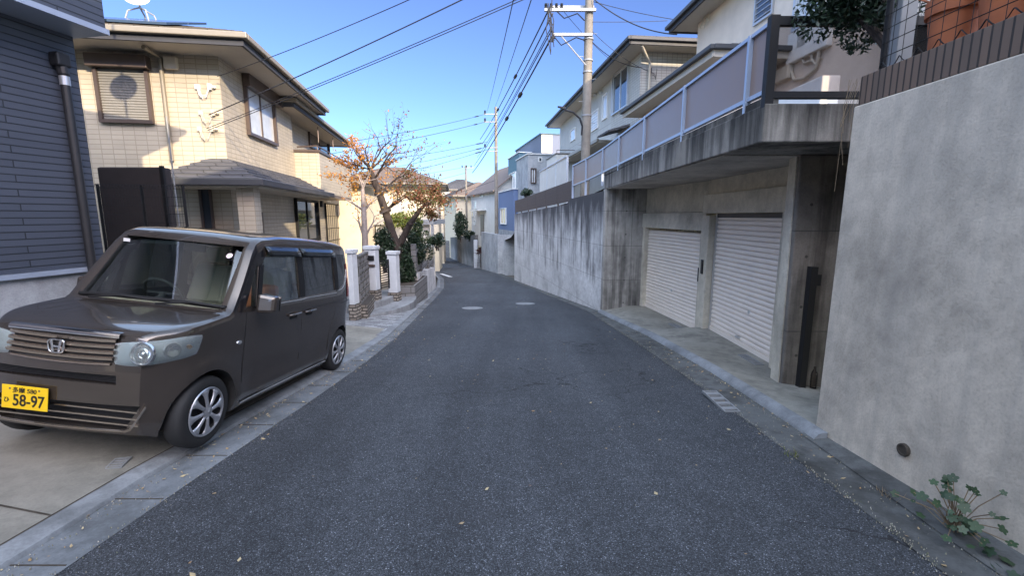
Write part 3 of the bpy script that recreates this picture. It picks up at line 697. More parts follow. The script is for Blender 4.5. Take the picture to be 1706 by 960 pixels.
# windows
PA = H(0, 0, 0); nA = -ly; PB = PA; nB = lx
w1 = winpx(ch, PA, nA, (155, 98), (259, 207), kind='shutter', depth=.09, fw=.07)
q = hit(155, 98, PA, nA); mb = MB(); q0 = hit(150, 95, PA, nA); q1 = hit(252, 104, PA, nA)
mb.obox(Vector((q0.x, q0.y, q0.z-.02))+nA*.01, lx, nA, (q1-q0).length, .2, -.2, .06); mb.build('shutter_box', M['bronze'], ch, bevel=.01)
w2 = winpx(ch, PB, nB, (402, 120), (459, 244), kind='slide', depth=.10, fw=.07, gm='panel_lit')
q0 = hit(401, 118, PB, nB); mb = MB(); q1 = hit(459, 147, PB, nB); L_ = abs((q1-q0).dot(ly))
mb.obox(Vector((q0.x, q0.y, q0.z-.34))+nB*.02, ly, nB, L_, .17, 0, .33); mb.build('shutter_box', M['bronze'], ch, bevel=.01)
winpx(ch, PB, nB, (489, 330), (531, 400), kind='slide', depth=.1, fw=.06, fm='black')
PW = H(.78, 0, 0)
winpx(ch, H(-.3, 0, 0), nB, (512, 208), (548, 262), kind='slide', depth=.08, fm='bronze')
winpx(ch, H(-.3, 0, 0), nB, (540, 338), (588, 410), kind='lattice', depth=.08, fm='black')
winpx(ch, PA, nA, (331, 312), (361, 400), kind='plain', depth=.05, fm='bronze')
# balcony
mb = MB()
mb.box(-.295, .8, 4.95, 5.07, 2.45, 3.78, MH); mb.box(.68, .8, 5.073, 10.2, 2.45, 3.78, MH); mb.box(-.295, .8, 10.203, 10.3, 2.45, 3.78, MH)
bal = mb.build('balcony', M['cream_tile'], ch)
mb = MB(); mb.box(-.29, .85, 4.9, 5.10, 3.783, 3.86, MH); mb.box(.65, .85, 5.103, 10.35, 3.783, 3.86, MH); mb.box(-.29, .79, 5.075, 10.2, 2.35, 2.447, MH); mb.build('balcony_cap', M['bronze'], bal)
mb = MB(); mb.tube([H(.1, 4.98, 3.95), H(.74, 4.98, 4.0), H(.74, 7.5, 4.0), H(.74, 10.2, 4.0)], .025, 8)
for y_ in (5, 6.7, 8.4, 10.1): mb.tube([H(.74, y_, 3.85), H(.74, y_, 4.0)], .016, 6)
mb.build('handrail', M['bronze'], bal)
for y_ in (6.6, 8.9):
    mb = MB(); mb.tube([H(.4, y_, 4.9), H(.4, y_, 4.35)], .018, 6); mb.build('laundry_bracket', M['bronze'], ch)
# porch roof wrapping the corner
zE, zT = 2.40, 2.95
def porch():
    mb = MB(); e = 1.02
    o1 = [H(-1.25, -e, zE), H(e, -e, zE), H(e, 5.2, zE)]
    i1 = [H(-.35, -.0, zT), H(0, 0, zT), H(0, 4.88, zT)]
    K = 6
    for k in range(K):
        t0, t1 = k/K, (k+1)/K
        a = [o.lerp(i, t0) for o, i in zip(o1, i1)]; b = [o.lerp(i, t1) for o, i in zip(o1, i1)]
        up0, up1 = Vector((0, 0, .05)), Vector((0, 0, .012))
        for s_ in (0, 1):
            mb.quad(a[s_]+up0, a[s_+1]+up0, b[s_+1]+up1, b[s_]+up1); mb.quad(a[s_]+Vector((0, 0, -.0)), a[s_+1]+Vector((0, 0, -.0)), a[s_+1]+up0, a[s_]+up0)
        L0 = H(-1.25, -e, zE).lerp(H(-.35, 0, zT), t0); L1 = H(-1.25, -e, zE).lerp(H(-.35, 0, zT), t1)
        W0 = H(-1.25, 0, zE).lerp(H(-.35, 0, zT), t0); W1 = H(-1.25, 0, zE).lerp(H(-.35, 0, zT), t1)
        mb.quad(W0+up0, L0+up0, L1+up1, W1+up1)
    r_ = mb.build('porch_roof', M['roofgrey'], ch)
    mb = MB(); pts = [H(-1.27, 0, zE-.03), H(-1.27, -e-.04, zE-.03), H(e+.04, -e-.04, zE-.03), H(e+.04, 5.25, zE-.03)]
    for a, b in zip(pts, pts[1:]):
        du_ = (b-a).normalized(); dn_ = Vector((du_.y, -du_.x, 0)); mb.obox(a-dn_*.02, du_, dn_, (b-a).length+.08, .1, -.08, .07)
    mb.build('gutter', M['fasciad'], r_, bevel=.02)
    mb = MB(); mb.box(-1.2, 1.0, -1.0, -.004, zE-.14, zE-.08, MH); mb.box(.004, 1.0, -.0, 5.2, zE-.14, zE-.08, MH); mb.build('soffit', M['soffitp'], r_)
porch()
mb = MB(); mb.box(.45, .80, -.80, -.45, -1, zE-.145, MH); mb.build('porch_pillar', M['cream_tile'], ch)
mb = MB(); mb.box(.001, .03, .35, 1.75, -.6, 1.75, MH); dr = mb.build('front_door', M['bronze'], ch)
mb = MB(); mb.tube([H(.07, 1.6, .2), H(.07, 1.6, .9)], .015, 8); mb.build('handle', M['alu'], dr)
# downpipes, vent box, cable fittings
qa = hit(266, 92, PA+nA*.06, nA); qb = hit(291, 268, PA+nA*.06, nA)
gutter_pipe(ch, [H(*(MH.inverted() @ qa)[:2], 5.12)+nA*.55, qa+Vector((0, 0, -.05)), Vector((qa.x, qa.y, qb.z))], .045)
q = hit(287, 109, PA, nA); mb = MB(); mb.obox(q+nA*.002-lx*.12, lx, nA, .26, .12, -.1, .16); mb.build('vent_hood', M['soffitp'], ch, bevel=.02)
for k, (u, v) in enumerate(((326, 145), (332, 188), (330, 215))):
    q = hit(u, v, PA, nA); mb = MB()
    mb.obox(q+nA*.002, lx, nA, .10, .05, -.05, .05); mb.obox(q+nA*.002+lx*.28, lx, nA, .07, .09, -.06, .07)
    mb.lathe([(0, 0), (.03, .01), (.035, .04), (.02, .06), (.034, .08), (.02, .11), (0, .12)], q+lx*.33+nA*.06, lx, 12)
    for j in range(3):
        mb.tube([q+lx*(.05+.02*j)+nA*.06+Vector((0, 0, -.02)), q+lx*(.10+.03*j)+nA*.09+Vector((0, 0, -.2-.03*j)), q+lx*.24+nA*.09+Vector((0, 0, -.18-.02*j)), q+lx*.33+nA*.09+Vector((0, 0, .02))], .008, 5)
    mb.build('cable_fitting', [M['soffitp'] if k else M['ceramic']], ch)
for (u, v) in ((533, 345),):
    q = hit(u, v, PB, nB); mb = MB(); mb.obox(q, ly, nB, .2, .1, 0, .25); mb.build('vent_hood', M['fasciad'], ch)
# ---------------------------------------------------------------- dark sided house (near left)
DY = math.atan2(-.19, 1)       # its long wall runs along local +y, leaning right
D0 = Vector((-4.74, 5.23, 0))
MD = Matrix.Translation(D0) @ Matrix.Rotation(DY, 4, 'Z')
dh = empty('sided_house', (D0.x, D0.y, .3), DY, 'dark slate blue sided house filling the left edge of the photo beside the parked car', 'house')
D = lambda x, y, z: MD @ Vector((x, y, z))
mb = MB(); mb.box(-7, 0, -8, 0, 1.09, 3.58, MD); mb.build('wall', M['siding'], dh)
mb = MB(); mb.box(-7.3, .42, -8, .02, 3.62, 5.75, MD); mb.build('upper_wall', M['siding'], dh)
mb = MB(); mb.box(-7.3, .44, -8, .04, 3.56, 3.615, MD); mb.build('overhang_trim', M['ltframe'], dh)
mb = MB(); mb.box(-7, -.02, -8, -.02, -.2, 1.03, MD); mb.build('foundation', M['farconc2'], dh)
mb = MB(); mb.box(-7, .03, -8, .03, 1.035, 1.085, MD); mb.build('sill_flashing', M['ltframe'], dh)
hip_roof('roof', dh, MD, -7.8, .85, -8.4, .5, 5.85, R(18), 'roofgrey', eave_m='fasciad')
q0 = hit(106, 122, D(.07, 0, 0), MD.to_3x3() @ Vector((1, 0, 0))); lq = MD.inverted() @ q0
mb = MB(); mb.tube([D(.07, lq.y, lq.z), D(.07, lq.y, .3)], .042, 12); dp = mb.build('downpipe', M['blackp'], dh, smooth=50)
mb = MB(); mb.box(.0, .12, lq.y-.075, lq.y+.06, lq.z+.06, lq.z+.2, MD); mb.tube([D(.06, lq.y, lq.z+.1), D(.07, lq.y, lq.z-.03)], .052, 12); mb.build('elbow', M['blackp'], dp, bevel=.02)
mb = MB(); mb.tube([D(.07, lq.y, lq.z-.03), D(.07, lq.y, lq.z-.12)], .046, 12); mb.build('pipe_band', M['alu'], dp, smooth=50)
# ---------------------------------------------------------------- mesh fence and dark screen between the two houses
sc_ = empty('privacy_screen', aty(215, 365, 8.0), 0, 'dark brown cloth covered screen panel behind the black wire fence between the two left houses', 'screen')
a, b = aty(160, 278, 8.0), aty(268, 278, 8.3); mb = MB()
mb.hexa([(a.x, a.y, -.3), (b.x, b.y, -.3), (b.x, b.y+.25, -.3), (a.x, a.y+.25, -.3), (a.x, a.y, a.z), (b.x, b.y, b.z), (b.x, b.y+.25, b.z), (a.x, a.y+.25, a.z)]); M['cloth'] = mat('dark_screen_cloth', (.028, .022, .022), .9, .3, 5)
mb.build('panel', M['cloth'], sc_, bevel=.03)
mb = MB(); mb.box(b.x-.02, b.x+.04, b.y-.02, b.y+.03, -.3, b.z+.02); mb.build('frame_post', M['black'], sc_)
def wire_fence(P, Q, h, label, nv, nh, z0, roll=True, m='black', r=.0032, cat='fence', nposts=2, zb=None):
    P, Q = Vector(P), Vector(Q); e = empty('wire_fence', (P.x, P.y, z0), 0, label, cat)
    d = (Q-P); L_ = Vector((d.x, d.y, 0)).length; up = Vector((0, 0, 1)); n_ = Vector((d.y, -d.x, 0)).normalized()
    mb = MB()
    for i in range(nv+1):
        q = P+d*i/nv
        mb.tube([q, q+up*(h-.06), q+n_*.02+up*(h-.02), q+n_*.05+up*(h-.01), q+n_*.06+up*(h-.05)] if roll else [q, q+up*h], r, 4)
    for i in range(nh+1):
        z = up*(h-.06)*i/nh; mb.tube([P+z, Q+z], r*1.2, 4)
    if roll: mb.tube([P+up*(h-.01)+n_*.04, Q+up*(h-.01)+n_*.04], r*1.2, 4)
    mb.build('mesh', M[m], e)
    for i in range(nposts):
        q = P+d*i/(nposts-1); mb = MB(); mb.tube([q-n_*.03-up*.3, q-n_*.03+up*h], .022, 8); mb.build('post', M[m], e)
    return e
a, b = aty(160, 306, 7.4), aty(304, 316, 7.75); h = a.z-(-.15)
wire_fence((a.x, a.y, -.15), (b.x, b.y, -.15), h, 'black wire mesh fence between the dark house and the tiled house', 28, 16, -.15, nposts=3)
mb = MB(); q = aty(291, 300, 7.9); mb.tube([(q.x, q.y, -.3), (q.x-.02, q.y, 3.3)], .012, 6); tag(mb.build('garden_pole', M['galv'], smooth=50), 'thin grey pole rising behind the wire fence beside the tiled house porch', 'pole')
# ---------------------------------------------------------------- beige rendered house (upper right)
BY = math.atan2(.0706, 1); MBm = Matrix.Translation(Vector((6.12, 16.0, 0))) @ Matrix.Rotation(BY, 4, 'Z')
bh = empty('rendered_house', (6.12, 16.0, 2.3), BY, 'plain beige rendered house with pipes on its wall above the concrete garage', 'house')
B = lambda x, y, z: MBm @ Vector((x, y, z))
mb = MB(); mb.box(0, 7, -9.2, 0, 2.0, 7.9, MBm); mb.build('wall', M['render'], bh)
hip_roof('roof', bh, MBm, -.65, 7.6, -9.8, .65, 8.05, R(24), 'roof', eave_m='fasciad')
mb = MB(); mb.box(-1.32, -.003, -4.4, 1.0, 2.0, 5.28, MBm); wg = mb.build('wall', M['render'], bh)
# wing roof: lean-to with hipped near end
mb = MB(); e0 = [B(-1.95, 1.6, 5.42), B(-1.95, -5.0, 5.42), B(0, -5.0, 5.42)]; i0 = [B(0, 1.6, 6.1), B(0, -3.4, 6.1), B(0.0, -3.4, 6.1)]
for s_ in (0, 1):
    K = 5
    for k in range(K):
        t0, t1 = k/K, (k+1)/K
        a0_, a1_ = e0[s_].lerp(i0[s_], t0), e0[s_+1].lerp(i0[s_+1], t0); b0_, b1_ = e0[s_].lerp(i0[s_], t1), e0[s_+1].lerp(i0[s_+1], t1)
        u0 = Vector((0, 0, .05)); u1 = Vector((0, 0, .01)); mb.quad(a0_+u0, a1_+u0, b1_+u1, b0_+u1); mb.quad(a0_, a1_, a1_+u0, a0_+u0)
wr = mb.build('wing_roof', M['roofgrey'], bh)
mb = MB(); 
for a, b in ((e0[0], e0[1]), (e0[1], e0[2])):
    d_ = (b-a).normalized(); n_ = Vector((-d_.y, d_.x, 0)) if False else Vector((d_.y, -d_.x, 0))
    if (a+n_-B(0, -2, 5.4)).length < (a-n_-B(0, -2, 5.4)).length: n_ = -n_
    mb.obox(a-n_*.02, d_, n_, (b-a).length+.06, .11, -.06, .05)
mb.build('gutter', M['fasciad'], wr, bevel=.02)
mb = MB()
for a, b in ((e0[0], e0[1]), (e0[1], e0[2])):
    d_ = (b-a).normalized(); n_ = Vector((d_.y, -d_.x, 0))
    if (a+n_-B(0, -2, 5.4)).length < (a-n_-B(0, -2, 5.4)).length: n_ = -n_
    mb.obox(a-n_*.05, d_, n_, (b-a).length, .028, -.2, -.0)
mb.build('fascia', M['soffitp'], wr)
mb = MB(); mb.box(-1.9, -.003, -4.95, 1.55, 5.24, 5.262, MBm); mb.build('soffit', M['soffitp'], wr)
PBh = B(0, 0, 0); nBh = -(MBm.to_3x3() @ Vector((1, 0, 0)))
winpx(bh, PBh, nBh, (1262, -20), (1289, 22), kind='grid', fm='alu', depth=.06)
winpx(bh, PBh, nBh, (1331, -40), (1368, 28), kind='slide', fm='alu', depth=.08, gm='panel_lit')
q = hit(1330, 60, PBh, nBh); by = MBm.to_3x3() @ Vector((0, 1, 0))
def wallpipe(pts, r, m, name): 
    mb = MB(); mb.tube([hit(u, v, PBh+nBh*.06, nBh) for u, v in pts], r, 8); return mb.build(name, M[m], bh, smooth=60)
wallpipe([(1334, 62), (1334, 92), (1340, 105), (1352, 100), (1355, 82)], .03, 'soffitp', 'pipe_loop')
wallpipe([(1351, 84), (1353, 100), (1360, 108), (1366, 95)], .03, 'soffitp', 'pipe_loop')
wallpipe([(1317, 92), (1318, 118), (1323, 133), (1340, 130), (1360, 112), (1366, 80)], .035, 'soffitp', 'pipe_loop')
qa, qb = hit(1300, 118, PBh, nBh), hit(1303, 128, PBh, nBh); mb = MB(); mb.obox(qa, -by, nBh, .5, .16, -.3, 0); mb.build('meter_box', M['soffitp'], bh, bevel=.02)
qa = hit(1338, 58, PBh, nBh); mb = MB(); mb.obox(qa, -by, nBh, .3, .14, -.32, .05); mb.build('cable_box', M['white'], bh, bevel=.02)
qa = hit(1324, 38, PBh, nBh); qb = hit(1386, 84, PBh, nBh); mb = MB(); mb.obox(Vector((qa.x, qa.y, 0)), -by, nBh, (qa-qb).dot(by), .14, qb.z+.1, qb.z+.75); mb.build('wall_cabinet', M['white'], bh, bevel=.02)
ac = empty('outdoor_unit', (5.6, 8.6, 2.66), BY, 'white air conditioner outdoor unit seen through the clear glass screen', 'air conditioner')
A0 = atx(1310, 132, 5.75); A1 = atx(1398, 132, 5.75); y0, y1 = A1.y, A0.y; A0 = atx(1352, 133, 5.45)
mb = MB(); mb.box(5.45, 5.78, y0, y1, 2.7, A0.z); mb.build('case', M['white'], ac, bevel=.02)
mb = MB(); mb.lathe([(.24, 0), (.24, .012), (.22, .012), (.22, 0)], (5.45, (y0+y1)/2, 3.02), (-1, 0, 0), 28)
for k in range(5): mb.lathe([(.04+.035*k, .004), (.04+.035*k, .01), (.046+.035*k, .01), (.046+.035*k, .004)], (5.45, (y0+y1)/2, 3.02), (-1, 0, 0), 28)
mb.build('fan_grille', M['alu'], ac)
q = hit(1180, 22, PBh, nBh)
mb = MB(); mb.obox(q+nBh*.01, by, nBh, .12, .07, -.1, .12)
for j in range(4): mb.tube([q+nBh*.07+by*.05, q+nBh*.1+by*(.1*j)+Vector((0, 0, -.15-.06*j)), q+nBh*.1-by*(.3-.1*j)+Vector((0, 0, -.3-.04*j)), q+nBh*.07-by*.2+Vector((0, 0, .2))], .01, 5)
mb.build('cable_fitting', M['soffitp'], bh)
# ---------------------------------------------------------------- pale house with big eaves (second right)
TY = math.atan2(.112, 1); MT = Matrix.Translation(Vector((4.95, 18.4, 0))) @ Matrix.Rotation(TY, 4, 'Z')
th = empty('eaved_house', (4.95, 18.4, 1.9), TY, 'pale grey two storey house with long dark eaves behind the thick utility pole', 'house')
T = lambda x, y, z: MT @ Vector((x, y, z))
mb = MB(); mb.box(0, 8, 0, 14.4, .5, 7.85, MT); mb.build('wall', M['vsiding'], th)
mb = MB(); mb.box(-.02, 8.02, -.02, 3.3, 1.5, 7.84, MT); mb.build('wall', M['white_tile'], th)
hip_roof('roof', th, MT, -.75, 8.7, -.8, 15.1, 8.02, R(20), 'roof', eave_m='fasciad')
PT = T(-.02, 0, 0); nT = -(MT.to_3x3() @ Vector((1, 0, 0))); ty = MT.to_3x3() @ Vector((0, 1, 0)); PT2 = T(0, 0, 0)
winpx(th, PT, nT, (1023, 127), (1047, 176), kind='slide', fm='alu', depth=.1, gm='pane')
winpx(th, PT2, nT, (1005, 160), (1012, 196), kind='plain', fm='white', gm='panel_lit')
winpx(th, PT2, nT, (985, 190), (997, 213), kind='grid', fm='white', gm='panel_lit')
winpx(th, PT2, nT, (951, 218), (959, 232), kind='plain', fm='white', gm='panel_lit')
for u, v in ((993, 157), (1003, 153)):
    q = hit(u, v, PT2, nT); mb = MB(); mb.lathe([(.09, 0), (.09, .1), (.07, .14), (0, .14)], q, nT, 14); mb.build('vent_hood', M['alu'], th, smooth=50)
gutter_pipe(th, [T(-.3, -.75, 7.8), T(.3, -.1, 7.4), T(.3, -.1, 2.5)], .05, 'soffitp')
mb = MB(); mb.box(-.85, -.01, 2.4, 11.5, 4.86, 4.98, MT); le = mb.build('lower_eave', M['soffitp'], th)
mb = MB(); mb.box(-.95, -.85, 2.4, 11.5, 4.9, 5.03, MT); mb.build('gutter', M['fascia'], le)
mb = MB()
for k in range(6): 
    mb.hexa([T(-.95, .9+k*.25, 5.04), T(0, .9+k*.25, 5.3), T(0, 1.13+k*.25, 5.3), T(-.95, 1.13+k*.25, 5.04), T(-.95, .9+k*.25, 5.12), T(0, .9+k*.25, 5.4), T(0, 1.13+k*.25, 5.36), T(-.95, 1.13+k*.25, 5.08)])
mb.build('porch_tiles', M['roofgrey'], th)
q = hit(1080, 118, T(0, -.02, 0), -ty); mb = MB()
mb.obox(q-ty*.06, Vector((ty.y, -ty.x, 0)), -ty, .1, .06, -.08, .08)
for j in range(3): mb.tube([q-ty*.08, q-ty*.1+Vector((.1+.06*j, 0, -.15)), q-ty*.1+Vector((.25, 0, -.25-.05*j)), q-ty*.08+Vector((.3, 0, .05))], .01, 5)
mb.build('cable_fitting', M['fasciad'], th)
# balcony at its far end
mb = MB(); mb.box(-1.25, -.01, 9.6, 9.75, 3.65, 5.3, MT); mb.box(-1.25, -1.15, 9.76, 12.6, 3.65, 5.3, MT); mb.box(-1.14, -.01, 9.76, 12.6, 3.65, 3.75, MT)
bl = mb.build('balcony', M['greyrender'], th)
mb = MB(); mb.box(-1.3, .0, 9.55, 9.78, 5.303, 5.36, MT); mb.box(-1.3, -1.12, 9.79, 12.65, 5.303, 5.36, MT); mb.tube([T(-1.2, 9.7, 5.55), T(-.1, 9.7, 5.55)], .02, 6); mb.tube([T(-1.2, 9.7, 5.36), T(-1.2, 9.7, 5.55)], .016, 6); mb.build('handrail', M['bronze'], bl)
# frosted panel screen in front of it
fs = empty('panel_screen', aty(899, 312, 30), 0, 'tall screen of pale frosted panels between the brown board fence and the pale eaved house', 'screen')
A0, A1 = aty(945, 262, 21), aty(899, 288, 28); Bz0, Bz1 = aty(945, 312, 21).z, aty(899, 316, 28).z
for k in range(3):
    t0, t1 = k/3, (k+1)/3-.012
    p0, p1 = A0.lerp(A1, t0), A0.lerp(A1, t1); z0, z1 = Bz0+(Bz1-Bz0)*t0-1, Bz0+(Bz1-Bz0)*t1-1
    mb = MB(); o_ = Vector((.04, .01, 0)); mb.hexa([(p0.x, p0.y, z0), (p0.x+.04, p0.y, z0), (p1.x+.04, p1.y, z1), (p1.x, p1.y, z1), p0, p0+o_, p1+o_, p1]); mb.build('panel', M['greyrender'], fs)
    mb = MB(); mb.box(p0.x-.03, p0.x+.05, p0.y-.10, p0.y-.02, z0, p0.z+.02); mb.build('post', M['alu'], fs)
mb = MB(); mb.tube([A0+Vector((0, 0, .04)), A1+Vector((0, 0, .04))], .05, 6); mb.build('top_rail', M['alu'], fs)
# ---------------------------------------------------------------- far buildings on the right
def block_house(name, label, corner, slope, wx, wy, z0, z1, m, cat='house', roof=None, parapet=None, coping='white'):
    """box house: corner = near left corner, long wall runs away along (slope,1); returns empty, matrix"""
    yaw = math.atan2(-slope, 1); Mx = Matrix.Translation(Vector((corner[0], corner[1], 0))) @ Matrix.Rotation(yaw, 4, 'Z')
    e = empty(name, (corner[0], corner[1], z0), yaw, label, cat)
    mb = MB(); mb.box(0, wx, 0, wy, z0-1, z1, Mx); mb.build('wall', M[m], e)
    if parapet:
        mb = MB(); t = .09; mb.box(-t, wx+t, -t, wy+t, z1+.003, z1+parapet, Mx); mb.build('parapet_cap', M[coping], e)
    return e, Mx
def facets(Mx): 
    r = Mx.to_3x3(); return Mx @ Vector((0, 0, 0)), -(r @ Vector((1, 0, 0))), -(r @ Vector((0, 1, 0)))
e, Mx = block_house('white_annex', 'white flat roofed wing with one narrow window beside the navy block', (1.15, 33.2), -.2, 5, 4, .5, 6.0, 'farconc2', parapet=.06)
p0, nl, nn = facets(Mx); winpx(e, p0, nn, (884, 280), (893, 306), kind='slide', fm='bronze', depth=.1, gm='panel_lit'); winpx(e, p0, nn, (897, 262), (903, 270), kind='plain', fm='white')
e, Mx = block_house('navy_block', 'dark navy clad upper block with a flat roof', (2.35, 37.6), -.2, 6, 10, .3, 8.15, 'navy', parapet=.08, coping='teal')
mb = MB(); mb.box(.02, .9, -.03, -.004, 6.7, 8.1, Mx); mb.build('painted_sunlit_corner', M['brightrender'], e)  # cream sheet painted in for sunlight on the block's near top corner
e, Mx = block_house('teal_block', 'teal clad block of the modern house between the navy block and the blue front', (.62, 40.5), -.2, 5, 5.0, .2, 7.1, 'teal', parapet=.07)
p0, nl, nn = facets(Mx); winpx(e, p0, nl, (850, 290), (860, 314), kind='slide', fm='white', depth=.12, gm='panel_lit')
e, Mx = block_house('blue_house', 'small bright blue two storey front with a warm curtained window', (.12, 36.5), -.22, 5, 6.5, .05, 3.75, 'blue', parapet=.07)
p0, nl, nn = facets(Mx); winpx(e, p0, nl, (835, 347), (844, 374), kind='slide', fm='white', depth=.12, gm='curtain')
mb = MB(); mb.box(-.03, 5.03, -.03, 6.5, -.3, .45, Mx); mb.build('plinth', M['farconc2'], e)
# grey cream house with a brown gable roof and dark front door
e, Mx = block_house('gable_house', 'pale grey house with a brown gable roof and a dark narrow front door', (-1.45, 43.5), -.33, 7, 10.5, -.6, 4.25, 'greyrender')
p0, nl, nn = facets(Mx)
mb = MB(); W_, L_ = 7, 10.5
g0 = [Mx @ Vector(q) for q in ((-.0, 0, 4.25), (W_, 0, 4.25), (W_/2, 0, 6.9))]
mb.extr(g0, (Mx.to_3x3() @ Vector((0, L_, 0)))); mb.build('gable', M['greyrender'], e)
mb = MB()
for s_ in (0, 1):
    xa, xb = (-.5, W_/2) if s_ == 0 else (W_+.5, W_/2)
    za, zb = 4.25-.38, 6.98
    q = [Mx @ Vector((xa, -.5, za)), Mx @ Vector((xb, -.5, zb)), Mx @ Vector((xb, L_+.4, zb)), Mx @ Vector((xa, L_+.4, za))]
    mb.extr(q, (0, 0, .12))
mb.build('roof', M['roofbrown'], e)
for a, b, k, g_ in (((800, 318), (806, 328), 'plain', 'panel_lit'), ((790, 335), (794, 348), 'plain', 'panel_lit'), ((785, 322), (788, 330), 'plain', 'panel_lit'), ((786, 352), (789, 361), 'plain', 'curtain'), ((790, 367), (793, 375), 'plain', 'panel_lit')):
    winpx(e, p0, nl, a, b, kind=k, fm='white', gm=g_, depth=.08)
A = hit(801, 357, p0, nl); Bq = hit(807, 394, p0, nl); yl = Mx.to_3x3() @ Vector((0, 1, 0))
mb = MB(); s0, s1 = sorted(((A-p0).dot(yl), (Bq-p0).dot(yl))); mb.obox(p0+yl*s0+Vector((0, 0, Bq.z)), yl, nl, s1-s0, .06, 0, A.z-Bq.z); mb.build('front_door', M['bronze'], e)
mb = MB(); mb.obox(p0+yl*(s0-.9)+Vector((0, 0, A.z+.35)), yl, nl, s1-s0+2.6, .9, 0, .14); mb.build('door_canopy', M['greyrender'], e)
e, Mx = block_house('far_house', 'distant cream house left of the gable house where the street bends', (-7.0, 57.5), -.35, 8, 10, -3, 4.0, 'brightrender')
hip_roof('roof', e, Mx, -.6, 8.6, -.6, 10.6, 4.15, R(24), 'roofbrown')
p0, nl, nn = facets(Mx)
for a, b in (((742, 340), (746, 352)), ((752, 338), (756, 350))): winpx(e, p0, nl, a, b, kind='plain', fm='alu')
e, Mx = block_house('far_house', 'farthest house showing only its small grey hipped roof above the others', (-12.5, 78), -.3, 9, 8, -4, 6.0, 'greyrender')
hip_roof('roof', e, Mx, -.6, 9.6, -.6, 8.6, 6.1, R(24), 'roofgrey')
# sunlit houses at the left behind the tree
e, Mx = block_house('sunlit_house', 'sunlit yellow cream house behind the orange leaved tree', (-12.8, 33.5), -.12, 7.3, 6, -2.4, 3.9, 'brightrender')
hip_roof('roof', e, Mx, -.6, 7.9, -.6, 6.6, 4.0, R(22), 'roofbrown')
p0, nl, nn = facets(Mx); winpx(e, p0, nn, (664, 335), (670, 370), kind='plain', fm='alu', gm='panel_lit'); winpx(e, p0, nn, (612, 340), (624, 362), kind='slide', fm='alu')
e, Mx = block_house('sunlit_house', 'narrow sunlit cream house end seen between the hedge and the grey street wall', (-8.6, 47), -.12, 1.5, 6, -3, 3.2, 'brightrender')
hip_roof('roof', e, Mx, -.5, 2.0, -.5, 6.5, 3.3, R(22), 'roofbrown')
mb = MB(); mb.box(0, 1.5, -.9, -.003, -.8, -.1, Mx); mb.build('balcony', M['white'], e)
e, Mx = block_house('sunlit_house', 'tall sunlit cream wall of the neighbour touching the right edge of the tiled house', (-9.6, 22.6), -.15, 2.25, 6, -2, 3.2, 'brightrender')
hip_roof('roof', e, Mx, -.5, 2.65, -.5, 6.5, 3.3, R(20), 'roofbrown')
cpt = empty('carport', (-7, 25.5, -2), 0, 'low grey flat roofed carport behind the autumn tree', 'carport')
q0, q1 = aty(620, 366, 25.5), aty(722, 371, 25.5)
mb = MB(); mb.box(q0.x, q1.x, 25.5, 30, q0.z-.28, q0.z); mb.build('roof', M['alu'], cpt)
mb = MB(); mb.box(q0.x+.1, q1.x-.3, 25.8, 26.0, -2.2, q0.z-.283); mb.build('wall', M['greyrender'], cpt)
mb = MB(); mb.box(q1.x-.16, q1.x-.02, 25.55, 25.7, -2.2, q0.z-.283); mb.build('post', M['alu'], cpt)
# far street walls
def poly_wall(name, pts, ztop, m, label, th_=.25, top=None):
    mb = MB(); rows = []
    P_ = [Vector((x, y, 0)) for x, y in pts]
    for i, q in enumerate(P_):
        a = P_[max(0, i-1)]; b = P_[min(len(P_)-1, i+1)]; t = (b-a).normalized(); n_ = Vector((t.y, -t.x, 0))
        zt = ztop(q.y) if callable(ztop) else ztop
        rows.append([(q.x, q.y, G(q.y)-.3), (q.x, q.y, zt), (q.x+n_.x*th_, q.y+n_.y*th_, zt), (q.x+n_.x*th_, q.y+n_.y*th_, G(q.y)-.3)])
    mb.grid(rows, closed=True, flip=True); mb.quad(*rows[0][::-1]); mb.quad(*rows[-1])
    return tag(mb.build(name, M[m]), label, 'wall')
poly_wall('street_wall', [(1.0, 31.6), (-.98, 31.6), (-1.0, 31.7), (-2.55, 37.6)], .36, 'farconc2', 'smooth blue grey concrete wall corner under the blue house')
poly_wall('street_wall', [(-3.25, 40.2), (-5.6, 49), (-8.3, 61)], lambda y: interp([(40, .0), (61, -1.2)], y), 'farconc', 'far grey stained street wall left of the white gate pillar, below the gable house')
poly_wall('street_wall', [(-8.6, 62), (-16, 63)], -1.7, 'block', 'low block wall closing the view where the street bends left')
for (u, v0, v1, Yk, lab) in ((795, 400, 447, 39.3, 'white gate pillar at the far garden entrance'),):
    q = aty(u, v1, Yk); mb = MB(); mb.box(q.x-.28, q.x+.05, Yk-.1, Yk+.2, G(Yk)-.1, aty(u, v0, Yk).z); tag(mb.build('gate_pillar', M['whitewall'], bevel=.02), lab, 'pillar')
st = empty('garden_stair', (-2.7, 38.3, G(38.3)), 0, 'narrow flight of pale steps going up beside the far white gate pillar', 'steps')
for k in range(8):
    mb = MB(); mb.box(-3.0+.0, -1.4, 38.2+k*.28, 38.2+(k+1)*.28, G(38)-.3, G(38)+.17*(k+1)); mb.build('step', M['kerb'], st)
